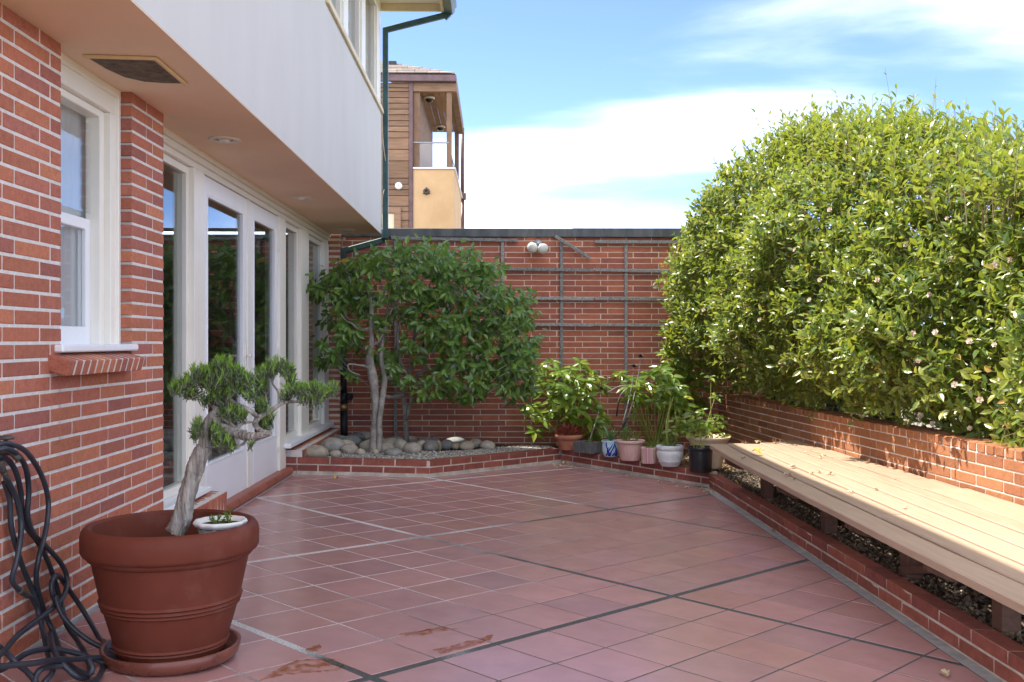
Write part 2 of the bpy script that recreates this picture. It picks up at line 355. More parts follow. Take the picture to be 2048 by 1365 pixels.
def boxmesh(sx, sy, sz, m, b=.004, jit=0, var=0):
    k = (round(sx, 3), round(sy, 3), round(sz, 3), str(m), b, jit, var)
    if k not in _bc:
        V, F = cbox(sx, sy, sz, b, jit); _bc[k] = newmesh('block', V, F, m)
    return _bc[k]

class MB:
    """collects shapes for ONE mesh object (world coordinates)"""
    def __init__(s): s.V = []; s.F = []; s.S = []; s.M = []
    def add(s, V, F, smooth=False, mi=0):
        n = len(s.V); s.V += [tuple(v) for v in V]
        for f in F: s.F.append([i+n for i in f]); s.S.append(smooth); s.M.append(mi)
        return s
    def box(s, x0, x1, y0, y1, z0, z1, b=.003, mi=0):
        x0, x1 = min(x0, x1), max(x0, x1); y0, y1 = min(y0, y1), max(y0, y1); z0, z1 = min(z0, z1), max(z0, z1)
        b = min(b, (x1-x0)*.3, (y1-y0)*.3, (z1-z0)*.3)
        V, F = cbox(x1-x0, y1-y0, z1-z0, b); c = ((x0+x1)/2, (y0+y1)/2, (z0+z1)/2)
        return s.add([(v[0]+c[0], v[1]+c[1], v[2]+c[2]) for v in V], F, mi=mi)
    def bar(s, p, q, w, h, up=(0, 0, 1), b=.002, mi=0):
        """rectangular bar from p to q; w across, h along up"""
        p, q = Vector(p), Vector(q); d = q-p; Ln = d.length; d.normalize(); up = Vector(up)
        x = d.cross(up).normalized(); u = x.cross(d)
        V, F = cbox(w, Ln, h, min(b, w*.3, h*.3)); c = (p+q)/2
        return s.add([c+x*v[0]+d*v[1]+u*v[2] for v in V], F, mi=mi)
    def tube(s, pts, rad, n=8, caps=True, mi=0, rj=0, smooth=True):
        P = [Vector(p) for p in pts]
        if not hasattr(rad, '__len__'): rad = [rad]*len(P)
        t0 = (P[1]-P[0]).normalized(); x = t0.orthogonal().normalized(); V = []; k = len(s.V)
        for i, p in enumerate(P):
            t = ((P[min(i+1, len(P)-1)]-P[max(i-1, 0)])).normalized()
            x = (x-t*x.dot(t)); x = x.normalized() if x.length > 1e-6 else t.orthogonal().normalized(); y = t.cross(x)
            for j in range(n):
                a = 2*PI*j/n; q = 1+rj*(math.sin(3*a+i*.35+1)+.7*math.sin(5*a-i*.22)+random.uniform(-.6, .6)) if rj else 1; V.append(p+(x*math.cos(a)+y*math.sin(a))*rad[i]*q)
        F = []
        for i in range(len(P)-1):
            for j in range(n):
                F.append([i*n+j, i*n+(j+1) % n, (i+1)*n+(j+1) % n, (i+1)*n+j])
        s.add(V, F, smooth, mi)
        if caps:
            s.F.append([k+j for j in range(n)][::-1]); s.S.append(False); s.M.append(mi)
            s.F.append([k+(len(P)-1)*n+j for j in range(n)]); s.S.append(False); s.M.append(mi)
        return s
    def lathe(s, prof, c=(0, 0, 0), n=32, mi=0, fr=None, ang0=0):
        """prof: list of (r, z). fr(a, r, z) may modulate the radius"""
        V = []; 
        for r, z in prof:
            for j in range(n):
                a = 2*PI*j/n+ang0; rr = fr(a, r, z) if fr else r
                V.append((c[0]+rr*math.cos(a), c[1]+rr*math.sin(a), c[2]+z))
        F = []
        for i in range(len(prof)-1):
            for j in range(n): F.append([i*n+j, i*n+(j+1) % n, (i+1)*n+(j+1) % n, (i+1)*n+j])
        return s.add(V, F, True, mi)
    def prism(s, poly, z0, z1, mi=0):
        n = len(poly); V = [(*p, z0(*p) if callable(z0) else z0) for p in poly]+[(*p, z1(*p) if callable(z1) else z1) for p in poly]
        F = [list(range(n))[::-1], list(range(n, 2*n))]+[[i, (i+1) % n, n+(i+1) % n, n+i] for i in range(n)]
        return s.add(V, F, mi=mi)
    def build(s, name, m, parent=None, base=None, kind=None, sharp=None):
        c = Vector(base) if base is not None else Vector((0, 0, 0))
        me = D.meshes.new(name); me.from_pydata([tuple(Vector(v)-c) for v in s.V], [], s.F)
        for q in (m if isinstance(m, (list, tuple)) else [m]): me.materials.append(MATS[q] if isinstance(q, str) else q)
        me.polygons.foreach_set('use_smooth', s.S); me.polygons.foreach_set('material_index', s.M)
        if sharp: me.set_sharp_from_angle(angle=math.radians(sharp))
        me.update(); o = D.objects.new(name, me); link(o, parent); o.location = wloc(parent, c)
        if kind: o['kind'] = kind
        return o

def npmesh(name, V, F, m, parent=None, kind=None, smooth=False):
    """V (n,3) float array, F (k,4) or (k,3) int array"""
    me = D.meshes.new(name); F = np.asarray(F); k, w = F.shape
    me.vertices.add(len(V)); me.vertices.foreach_set('co', np.asarray(V, np.float32).ravel())
    me.loops.add(k*w); me.loops.foreach_set('vertex_index', F.astype(np.int32).ravel())
    me.polygons.add(k); me.polygons.foreach_set('loop_start', np.arange(0, k*w, w, dtype=np.int32))
    try: me.polygons.foreach_set('loop_total', np.full(k, w, np.int32))
    except Exception: pass
    me.polygons.foreach_set('use_smooth', np.full(k, smooth))
    me.materials.append(MATS[m]); me.update(calc_edges=True); me.validate()
    o = D.objects.new(name, me); link(o, parent); o.location = wloc(parent, (0, 0, 0))
    if kind: o['kind'] = kind
    return o
def nrm(a): return a/np.maximum(np.linalg.norm(a, axis=-1, keepdims=True), 1e-9)
def leaves(pos, ax, up, ln, wr=.45, fold=.25, curl=.25, lobes=None):
    """leaf blades: 8 verts, 6 quads (tips are thin quads). returns V, F"""
    pos, ax, up = np.asarray(pos), nrm(np.asarray(ax)), np.asarray(up); n = len(pos)
    ln = np.broadcast_to(np.asarray(ln, float), (n,))[:, None]; wr = np.broadcast_to(np.asarray(wr, float), (n,))[:, None]
    sd = nrm(np.cross(ax, up)); nn = np.cross(sd, ax); w = ln*wr/2
    def pt(t, s, lift): return pos+ax*ln*t+sd*w*s+nn*(ln*(-curl*t*t)+w*lift)
    cols = [pt(0, 0, 0), pt(.30, -.86, fold), pt(.34, 0, 0), pt(.30, .86, fold), pt(.66, -.80, fold), pt(.68, 0, 0), pt(.66, .80, fold), pt(1, 0, 0)]
    V = np.stack(cols, 1).reshape(-1, 3)
    T = np.array([[0, 2, 1], [0, 3, 2], [1, 2, 5], [1, 5, 4], [2, 3, 6], [2, 6, 5], [4, 5, 7], [5, 6, 7]])
    F = (np.arange(n)[:, None, None]*8+T[None]).reshape(-1, 3)
    return V, F
def rods(p0, p1, r0, r1):
    """3-sided twigs, vectorised"""
    p0, p1 = np.asarray(p0), np.asarray(p1); d = nrm(p1-p0); n = len(p0)
    a = nrm(np.cross(d, np.array([.31, .87, .38]))); b = np.cross(d, a); V = []
    r0 = np.broadcast_to(np.asarray(r0, float), (n,))[:, None]; r1 = np.broadcast_to(np.asarray(r1, float), (n,))[:, None]
    for P, r in ((p0, r0), (p1, r1)):
        for k in range(3):
            V.append(P+(a*math.cos(2*PI*k/3)+b*math.sin(2*PI*k/3))*r)
    V = np.stack(V, 1).reshape(-1, 3); Q = np.array([[0, 1, 4, 3], [1, 2, 5, 4], [2, 0, 3, 5]])
    return V, (np.arange(n)[:, None, None]*6+Q[None]).reshape(-1, 4)
def rnd_dir(n, zmin=-1, zmax=1):
    z = RNG.uniform(zmin, zmax, n); a = RNG.uniform(0, 2*PI, n); r = np.sqrt(np.maximum(0, 1-z*z))
    return np.stack([r*np.cos(a), r*np.sin(a), z], 1)
def smooth_path(pts, k=4):
    """Catmull-Rom through points"""
    P = [Vector(p) for p in pts]; out = []
    for i in range(len(P)-1):
        a, b, c, d = P[max(i-1, 0)], P[i], P[i+1], P[min(i+2, len(P)-1)]
        for j in range(k):
            t = j/k; out.append(.5*((2*b)+(c-a)*t+(2*a-5*b+4*c-d)*t*t+(3*b-a-3*c+d)*t**3))
    out.append(P[-1]); return out
def lerp_list(r, k): 
    out = []
    for i in range(len(r)-1):
        for j in range(k): out.append(r[i]+(r[i+1]-r[i])*j/k)
    return out+[r[-1]]
# ------------------------------------------------------------------ ground and patio
g = MB(); g.add([(-400, -400, -.55), (400, -400, -.55), (400, 400, -.55), (-400, 400, -.55)], [[0, 1, 2, 3]])
tag(g.build('ground', 'earth'), 'bare ground around the garden and house', kind='structure')

PL = [(-1.776, 8.953), (-.602, 9.094), (.694, 10.686), (1.955, 9.085)]     # planter kerb line in plan
KX = 1.94                                                                   # right kerb face
patio = D.objects.new('patio_floor', None); link(patio); patio['kind'] = 'structure'; patio['label'] = 'red quarry tile patio laid on the diagonal'
patio.location = (0, 0, 0)
def slope(z): return lambda x, y: fl(x, y)+z
sl_ = MB().prism([(-1.95, 2.2), (2.0, 2.2), (2.0, 9.2), (.70, 10.8), (-.6, 9.2), (-1.95, 9.05)], -.4, slope(-.0002))
sl_.build('grout', 'grout', patio)
MB().prism([(KX-.062, 2.2), (KX+.01, 2.2), (KX+.01, 9.1), (KX-.05, 9.08), (KX-.068, 8.9), (KX-.058, 6)], -.3, slope(.0015)).build('concrete_strip', 'concrete', patio)
# tile grid: panels of 6 x 6 tiles between wide joints, fitted on the joint crossings
A0 = Vector((.798*ct+4.971*st, -.798*st+4.971*ct)); ANG = math.radians(-43.23)-TH
e1 = Vector((math.cos(ANG), math.sin(ANG))); e2 = Vector((-math.sin(ANG), math.cos(ANG)))
SU, SV = 1.861, 1.904; WJ = .030
def clip(poly, n, c):
    out = []
    for i in range(len(poly)):
        a, b = poly[i], poly[(i+1) % len(poly)]; da, db = n.dot(a)-c, n.dot(b)-c
        if da <= 0: out.append(a)
        if (da < 0 < db) or (db < 0 < da): out.append(a+(b-a)*(da/(da-db)))
    return out
def hp(p, q):
    d = Vector((q[0]-p[0], q[1]-p[1])); n = Vector((-d.y, d.x)).normalized(); return n, n.dot(Vector(p))-.012
lines_l = [hp(PL[0], PL[1])]; lines_r = [hp(PL[1], PL[2]), hp(PL[2], PL[3])]
tiles = []
for iu in range(-4, 3):
    for iv in range(-3, 5):
        for a in range(6):
            for b in range(6):
                pu = (SU-WJ)/6; pv = (SV-WJ)/6; g_ = .0042
                u0 = iu*SU+WJ/2+a*pu+g_; u1 = iu*SU+WJ/2+(a+1)*pu-g_; v0 = iv*SV+WJ/2+b*pv+g_; v1 = iv*SV+WJ/2+(b+1)*pv-g_
                q = [A0+e1*u+e2*v for u, v in ((u0, v0), (u1, v0), (u1, v1), (u0, v1))]
                cx = sum(p.x for p in q)/4; cy = sum(p.y for p in q)/4
                if cx < -2.2 or cx > 2.2 or cy > 11 or cy < 2.6: continue
                xl = -1.722 if cy < 5.4 else -1.80
                for nn, c in ((Vector((-1, 0)), -xl), (Vector((1, 0)), KX-.066), (Vector((0, -1)), -2.75)): q = clip(q, nn, c) if q else q
                if not q: continue
                for nn, c in (lines_l if cx < -.602 else lines_r): q = clip(q, nn, c) if q else q
                if len(q) < 3: continue
                ar = abs(sum(q[i].x*q[(i+1) % len(q)].y-q[(i+1) % len(q)].x*q[i].y for i in range(len(q))))/2
                if ar < .0006: continue
                cc = sum(q, Vector((0, 0)))/len(q); pp = [px((p.x, p.y, fl(p.x, p.y))) for p in q]
                pa = abs(sum(pp[i][0]*pp[(i+1) % len(q)][1]-pp[(i+1) % len(q)][0]*pp[i][1] for i in range(len(q))))/2
                inv = any(0 < p[0] < 2048 and 0 < p[1] < 1365 for p in pp)
                tiles.append((pa if inv else -1, q, cc, ar))
tiles.sort(key=lambda t: -t[0])
FULL = ((SU-WJ)/6-.0084)*((SV-WJ)/6-.0084)
TZ = tilt_rot(ANG)
tmesh = None; mass = MB()
for i, (pa, q, cc, ar) in enumerate(tiles):
    zc = random.uniform(-.0003, .0006)
    if i < 300 and pa > 0:
        c3 = Vector((cc.x, cc.y, fl(cc.x, cc.y)+zc-.006))
        if ar > FULL*.995:
            rr = Euler(TZ); rr.x += random.uniform(-.0016, .0016); rr.y += random.uniform(-.0016, .0016)
            place('tile', boxmesh((SU-WJ)/6-.0084, (SV-WJ)/6-.0084, .014, 'tile', b=.0016), patio, c3, rr)
        else:
            m = MB(); nq = len(q); qi = [cc+(p-cc)*(1-.003/max((p-cc).length, .02)) for p in q]
            z = lambda p, o: fl(p.x, p.y)+o+zc
            V = [(p.x, p.y, z(p, -.012)) for p in q]+[(p.x, p.y, z(p, -.001)) for p in q]+[(p.x, p.y, z(p, .001)) for p in qi]
            F = [list(range(nq))[::-1], list(range(2*nq, 3*nq))]+[[k*nq+j, k*nq+(j+1) % nq, (k+1)*nq+(j+1) % nq, (k+1)*nq+j] for k in (0, 1) for j in range(nq)]
            m.add(V, F).build('tile', 'tile', patio, base=c3)
    else:
        nq = len(q); z = lambda p, o: fl(p.x, p.y)+o
        mass.add([(p.x, p.y, z(p, -.012)) for p in q]+[(p.x, p.y, z(p, .001)) for p in q], [list(range(nq, 2*nq))]+[[j, (j+1) % nq, nq+(j+1) % nq, nq+j] for j in range(nq)])
mass.build('outer_tiles', 'tile_mass', patio, kind='stuff')
# ------------------------------------------------------------------ the house on the left
CH = .0631; BL = .290; JT = .0125           # course, stretcher pitch, joint
WX = -1.735; SZ = 2.39                      # brick face plane, soffit height
WIN = (4.017, 4.79); WEND = 5.247; BW = 11.3
house = thing('house', 'two storey house of red brick and white stucco with french doors', 'house', (-1.9, 6.0, 0))
core = MB()
core.box(-2.1, WX-.0016, 1.9, WIN[0]-.004, -.3, SZ+.05, 0); core.box(-2.1, WX-.0016, WIN[1]+.012, WEND-.005, -.3, SZ+.05, 0)
core.box(-2.1, WX-.0016, WIN[0]-.01, WIN[1]+.01, -.3, 1.07, 0)
bw = core.build('brick_wall', 'mortar', house)
brk = [0]
def brick_at(parent, m, length, p, rot, depth=.095, h=CH-JT, jit=.0009):
    brk[0] += 1
    return place('brick', boxmesh(round(length, 2), depth, h, m, b=.0025, jit=jit, var=brk[0] % 5), parent, p, rot)
z0 = .877
mass = MB()
for k in range(-15, 25):
    zb = z0+k*CH+JT/2; zt = min(zb+CH-JT, SZ-.002)
    if zb > SZ-.02: continue
    y0 = (3.922 if k % 2 == 0 else 3.833)
    ys = [y0+i*BL for i in range(-8, 6)]
    for i in range(len(ys)-1):
        a, b = ys[i]+JT/2, ys[i+1]-JT/2
        segs = [(a, b)]
        if zb > 1.06:                                   # cut by the window opening
            segs = []
            if a < WIN[0]: segs.append((a, min(b, WIN[0])))
            if b > WIN[1]: segs.append((max(a, WIN[1]), b))
        for (s, e) in segs:
            e = min(e, WEND)
            if 0 < s-WIN[1] < .03 and zb > 1.06: s = WIN[1]
            if 0 < WEND-e < .03: e = WEND
            if e-s < .02: continue
            vis = px((WX, e, zb))[0] > -40
            zc = (zb+zt)/2
            if vis and k > -14: brick_at(bw, 'brick', e-s, (WX-.0467+random.uniform(-.0003, .0008), (s+e)/2, zc), (0, 0, PI/2), h=round(zt-zb, 4))
            else: mass.box(WX-.09, WX, s, e, zb, zt, .004)
mass.build('side_bricks', 'brick_mass', bw, kind='stuff')
# rowlock brick sill below the sash window, one sloping brick after another
sil = MB(); n = 12
for i in range(n):
    a = 3.905+i*(4.735-3.905)/n
    V, F = cbox(.15, .058, .062, .004, .001); R_ = Matrix.Rotation(math.radians(14), 3, 'Y')
    me = newmesh('block', V, F, 'brick'); 
    place('brick', me, bw, (WX+.005, a+.03, 1.112), (0, math.radians(15), 0))
place('sill_mortar', boxmesh(.147, .822, .0595, 'mortar', b=.002), bw, (WX+.005, 4.322, 1.112), (0, math.radians(15), 0))
# base strip of mortar where wall meets the tiles
MB().prism([(WX-.02, 2.0), (WX+.012, 2.0), (WX+.010, 3.6), (WX+.016, 4.4), (WX+.008, WEND), (WX-.02, WEND)], -.1, slope(.012)).build('base_mortar', 'concrete', house)

# ---- sash window
w = MB().box(-1.86, -1.80, WIN[0], WIN[1], 2.27, SZ, .004).box(-1.86, -1.80, WIN[1]-.085, WIN[1], 1.155, 2.27, .004).box(-1.86, -1.80, WIN[0], WIN[0]+.05, 1.155, 2.27, .004)
w.box(-1.87, -1.785, WIN[1]-.03, WIN[1], 1.155, SZ, .004).box(-1.87, -1.785, WIN[0]+.001, WIN[1]-.031, SZ-.04, SZ-.001, .004)
w.box(-1.90, -1.83, WIN[1]-.135, WIN[1]-.086, 1.16, 2.269, .004).box(-1.90, -1.83, WIN[0]+.051, WIN[1]-.136, 2.235, 2.269, .004)
win = w.build('sash_window', 'cream_paint', house, base=(-1.86, 4.4, 1.2)); 
yg0, yg1 = WIN[0]+.05, WIN[1]-.136
def sash(name, X, z0_, z1_, rail, stile=.05, parent=win):
    s = MB().box(X-.02, X+.02, yg0, yg0+stile, z0_, z1_).box(X-.02, X+.02, yg1-stile, yg1, z0_, z1_)
    s.box(X-.021, X+.021, yg0+stile, yg1-stile, z1_-.05, z1_).box(X-.021, X+.021, yg0+stile, yg1-stile, z0_, z0_+rail)
    o = s.build(name, 'white_paint', parent)
    return o
up = sash('upper_sash', -1.855, 1.735, 2.236, .045); lo = sash('lower_sash', -1.895, 1.165, 1.76, .10)
MB().box(-1.857, -1.853, yg0+.05, yg1-.05, 1.78, 2.19, 0).build('pane', 'glass_sash', win)
MB().box(-1.897, -1.893, yg0+.05, yg1-.05, 1.265, 1.71, 0).build('pane', 'glass_sash', win)
MB().prism([(0, 0), (.035, 0), (.035, -.03), (.028, -.055), (.012, -.075), (0, -.08)], 0, .03).build('sash_horn', 'cream_paint', win)
hn = win.children[-1]; hn.rotation_euler = (PI/2, 0, PI/2); hn.location = wloc(win, (-1.833, yg1-.04, 1.735))
MB().box(-1.92, -1.70, WIN[0]-.06, WIN[1]-.002, 1.155, 1.185, .006).build('window_sill', 'white_paint', win)
# gathered sheer curtain behind the glass
cu = []; NC = 60
for i in range(NC+1):
    y = yg0+(WIN[1]-.006-yg0)*i/NC; cu.append((-1.926+.004*math.sin(i*1.9)+.003*math.sin(i*.7), y))
V = [(x, y, 1.15) for x, y in cu]+[(x, y, 2.27) for x, y in cu]
MB().add(V, [[i, i+1, NC+2+i, NC+1+i] for i in range(NC)], True).build('curtain', 'curtain', win)
p_ = onX(123, 626, -1.8915); MB().box(-1.8922, -1.8915, p_.y-.025, p_.y+.03, p_.z-.022, p_.z+.022, 0).build('alarm_sticker', 'pot_blue', win)

MB().box(-2.09, -1.931, WIN[1]-.012, WIN[1]-.001, 1.16, 2.3, 0).build('window_reveal', 'white_paint', win)
# ---- glazed front: trim, posts, doors, fixed windows
GXP = -1.90                                  # door / sash plane
def Yx(x, X=GXP): return onX(x, 600, X)[1]
fr = MB()
fr.box(-1.93, -1.835, WEND, 11.16, SZ-.035, SZ-.001, .004).box(-1.93, -1.850, WEND, 11.16, SZ-.075, SZ-.036, .004).box(-1.93, -1.868, WEND, 11.16, SZ-.115, SZ-.076, .004)
def post(a, b, zb=.10, xf=-1.86, xb=-1.99):
    fr.box(xb, xf, a, b, zb, SZ-.116, .004)
P1 = (Yx(389, -1.86), Yx(409, -1.86)); PM = (Yx(496.5, -1.87), Yx(502, -1.87)); P2 = (Yx(560, -1.86), Yx(572, -1.86)); P3 = (Yx(603, -1.86), Yx(618, -1.86)); P4 = (Yx(649, -1.86), 11.16)
post(WEND, WEND+.06, .30); post(*P1, .10); post(*P2, .06); post(*P3, .28); post(*P4, .28)
fr.box(-1.93, -1.873, *PM, .07, SZ-.116, .004)
frame = fr.build('window_frame', 'cream_paint', house)
def fixed(a, b, z0_, z1_, X=-1.925, m='cream_paint', blind=False):
    o = MB().box(X-.03, X+.03, a+.001, a+.045, z0_, z1_).box(X-.03, X+.03, b-.045, b-.001, z0_, z1_).box(X-.03, X+.03, a+.046, b-.046, z1_-.045, z1_).box(X-.03, X+.03, a+.046, b-.046, z0_, z0_+.05)
    o = o.build('fixed_window', m, house)
    MB().box(X-.003, X+.003, a+.046, b-.046, z0_+.051, z1_-.046, 0).build('pane', 'glass', o)
    if blind:
        bl = MB(); z = z0_+.03
        while z < z1_-.04:
            bl.box(X-.075, X-.05, a+.05, b-.05, z, z+.012, 0); z += .045
        bl.build('blind', 'blind', o)
    return o
fixed(WEND+.06, P1[0], .29, SZ-.118); fixed(P2[1], P3[0], .30, SZ-.118); fixed(P3[1], P4[0], .30, SZ-.118, blind=True)
# white sills and the brick ledge under the far windows
MB().box(-1.96, -1.79, WEND+.002, P1[0]+.12, .255, .288, .006).build('window_sill', 'white_paint', house)
MB().box(-1.96, -1.80, P2[1]-.08, 11.15, .255, .298, .006).build('window_sill', 'white_paint', house)
def rowlock(y0_, y1_, x0_, x1_, z0_, z1_, name):
    led = MB().box(x0_-.08, x1_-.002, y0_+.004, y1_-.004, z0_-.3, z1_-.002, 0).build(name, 'mortar', house)
    k = int((y1_-y0_)/.066); d = (y1_-y0_)/k
    for i in range(k):
        place('brick', boxmesh(round(x1_-x0_, 3), .054, round(z1_-z0_, 3), 'brick', b=.004, jit=.0012, var=i % 6), led, ((x0_+x1_)/2, y0_+(i+.5)*d, (z0_+z1_)/2), (0, math.radians(3), 0))
rowlock(WEND+.01, P1[1]+.06, -1.90, -1.735, .05, .235, 'brick_ledge')
rowlock(8.985, 11.15, -1.92, -1.735, .10, .225, 'brick_ledge')
def door(a, b, hinge_left):
    zb, zt = .068, SZ-.12; s = .115; X = GXP
    d = MB()
    d.box(X-.02, X+.02, a+.004, a+s, zb, zt).box(X-.02, X+.02, b-s, b-.004, zb, zt)
    d.box(X-.0205, X+.0205, a+s+.0005, b-s-.0005, zt-.115, zt).box(X-.0205, X+.0205, a+s+.0005, b-s-.0005, zb, .385)
    for (p, q, r, t) in ((a+s, a+s+.018, .385, zt-.115), (b-s-.018, b-s, .385, zt-.115)): d.box(X-.012, X+.026, p+.001, q, r, t, .004)
    d.box(X-.012, X+.026, a+s+.019, b-s-.019, zt-.133, zt-.116, .004).box(X-.012, X+.026, a+s+.019, b-s-.019, .386, .404, .004)
    o = d.build('french_door', 'white_paint', house, base=(X, (a+b)/2, zb))
    MB().box(X-.003, X+.003, a+s+.019, b-s-.019, .404, zt-.134, 0).build('pane', 'glass', o)
    yh = a+.012 if hinge_left else b-.012
    for z in (.30, 1.15, 2.02):
        MB().tube([(X+.026, yh, z-.05), (X+.026, yh, z+.05)], .008, 8).box(X+.015, X+.024, yh-.02, yh+.02, z-.05, z+.05, .002).build('hinge', 'cream_paint', o)
    return o
dA = door(P1[1], PM[0], True); dB = door(PM[1], P2[0], False)
yk = PM[0]-.05
MB().box(-1.880, -1.872, yk-.022, yk+.022, .98, 1.18, .003).tube([(-1.875, yk, 1.09), (-1.835, yk, 1.09)], .008, 8).tube([(-1.835, yk, 1.09), (-1.833, yk-.09, 1.088)], .009, 8).build('door_handle', 'cream_paint', dA)
p_ = onX(469, 905, -1.8955); MB().box(-1.8962, -1.8955, p_.y-.05, p_.y+.04, p_.z-.022, p_.z+.025, 0).build('alarm_sticker', 'pot_blue', dA)
# threshold of bullnose brick in front of the doors
thr = MB().box(-1.98, -1.835, P1[1]-.02, 8.93, -.2, .05, 0).build('threshold', 'mortar', house)
yy = P1[1]+.07
while yy < 8.86:
    L_ = min(.275, 8.9-yy); prof = [(-.10, -.03), (.0, -.03)]+[(.0+.033*math.cos(t), .002+.033*math.sin(t)) for t in np.linspace(-1.1, PI/2, 7)]+[(-.10, .035)]
    m = MB(); V = [(x, 0, z) for x, z in prof]+[(x, L_, z) for x, z in prof]; k = len(prof)
    m.add(V, [list(range(k))[::-1][::-1], list(range(k, 2*k))[::-1]]+[[(i+1) % k, i, k+i, k+(i+1) % k] for i in range(k)])
    zt_ = fl(-1.81, yy+.13)+.034
    m.build('bullnose_brick', 'bullnose', thr).location = wloc(thr, (-1.828, yy, zt_)); yy += L_+.012
# room behind the glass
MB().box(-5.2, -2.02, 3.2, 11.2, -.06, .06, 0).build('room_floor', 'interior_floor', house)
MB().box(-5.3, -5.2, 5.3, 11.2, -.06, SZ, 0).box(-5.3, -5.2, 3.2, 5.3, -.06, .6, 0).box(-5.2, -2.12, 5.15, 5.24, .06, SZ, 0).box(-5.2, -2.12, 3.1, 3.2, -.06, SZ, 0).box(-5.2, -2.0, 11.2, 11.3, -.06, SZ, 0).build('room_wall', 'interior', house)  # near room's west wall left open, an added gap to light the curtain
ch = thing('armchair', 'grey woven armchair standing inside behind the first tall window', 'chair', (-2.3, 6.78, .06))
def cushion(name, c, s, parent, m='chair_fabric', ex=3.2):
    V = []; F = []; nu, nv = 20, 12
    for i in range(nv+1):
        t = -PI/2+PI*i/nv
        for j in range(nu):
            a = 2*PI*j/nu; f = lambda q: math.copysign(abs(q)**(2/ex), q)
            V.append((c[0]+s[0]*f(math.cos(t))*f(math.cos(a)), c[1]+s[1]*f(math.cos(t))*f(math.sin(a)), c[2]+s[2]*f(math.sin(t))))
    for i in range(nv):
        for j in range(nu): F.append([i*nu+j, i*nu+(j+1) % nu, (i+1)*nu+(j+1) % nu, (i+1)*nu+j])
    return MB().add(V, F, True).build(name, m, parent)
cushion('seat', (-2.3, 6.78, .30), (.28, .32, .13), ch); cushion('backrest', (-2.52, 6.78, .50), (.09, .32, .30), ch)
for s_ in (-1, 1): cushion('armrest', (-2.3, 6.78+.33*s_, .34), (.29, .09, .24), ch)
# brick pier at the far end, wrapped round the corner
pm = MB().box(-2.1, WX-.006, 11.175, 11.42, -.2, SZ+.03, 0).build('brick_pier', 'mortar_back', house)
for k in range(-13, 24):
    zb = .877+k*CH+JT/2
    if zb > SZ-.05: continue
    for (xa, xb_) in (((-1.95, WX),) if k % 2 else ((-1.95, WX),)):
        place('brick', boxmesh(.2, .11, CH-JT, 'brick', b=.012, jit=.0012, var=k % 5), pm, (WX-.1, 11.225, zb+.0268))

# ---- overhanging upper storey
SX = -1.27; SE = 11.13; UZ = 3.75
so = MB().box(-2.3, SX-.001, 1.5, SE-.001, SZ-.004, SZ, 0).build('soffit', 'soffit_paint', house)
up_ = MB()
up_.box(-1.42, SX, 1.5, 7.50, SZ+.0005, 5.05, .001).box(-1.42, SX, 7.50, SE, SZ+.0005, UZ, .001)
up_.box(-6, -1.42, SE-.14, SE, SZ+.0205, UZ, .004).box(-6, -5.86, 3.0, SE-.14, SZ+.0205, 5.05, 0).box(-6, -3.4, SE-.14, SE, UZ, 5.05, 0)
up_.build('upper_wall', 'stucco', house)
MB().box(-5.85, -1.43, 1.6, SE-.15, SZ+.03, SZ+.10, 0).build('upper_floor', 'interior_floor', house)
MB().box(-1.43, SX+.022, 7.47, SE+.02, UZ+.001, UZ+.028, .004).box(SX+.001, SX+.026, 7.47, SE+.022, UZ-.028, UZ, .004).build('upper_sill', 'tan_trim', house)
uf = MB()
for a, b, d in ((7.50, 7.58, .10), (8.43, 8.68, .11), (9.57, 9.82, .11), (10.78, SE-.02, .12)):
    uf.box(SX-.02-d, SX-.008, a, b, UZ+.028, 4.95, .004); uf.box(SX-.035-d, SX-.03, a-.035, a-.001, UZ+.028, 4.9, .004)
uf.box(-1.41, SX-.012, 7.585, SE-.36, 4.80, 4.95, .004).box(-3.4, -1.41, SE-.12, SE-.02, 4.80, 4.95, .004)
for x in (-1.9, -2.5, -3.1): uf.box(x-.04, x, SE-.12, SE-.02, UZ+.028, 4.80, .004)
uw = uf.build('upper_window_frame', 'cream_paint', house)
for a, b in ((7.585, 8.39), (8.685, 9.53), (9.825, 10.74)): MB().box(SX-.075, SX-.071, a, b, UZ+.03, 4.80, 0).build('pane', 'glass_clear', uw)
for a, b in ((-1.895, -1.42), (-2.495, -1.945), (-3.095, -2.545)): MB().box(a, b, SE-.072, SE-.068, UZ+.03, 4.80, 0).build('pane', 'glass_clear', uw)
EX = -.575
rf = MB().box(-6.3, EX, 1.2, SE+.03, 4.952, 4.985, .003).build('roof_soffit', 'cream_paint', house)
MB().box(EX-.035, EX, 1.2, SE+.031, 4.86, 4.951, .003).box(-6.3, EX-.0355, SE-.001, SE+.032, 4.87, 4.951, .003).build('fascia', 'tan_trim', house)
MB().prism([(-6.3, 1.2), (EX+.02, 1.2), (EX+.02, SE+.05), (-6.3, SE+.05)], 4.986, lambda x, y: 5.03+(EX+.02-x)*.25).build('roof', 'shingle', house)
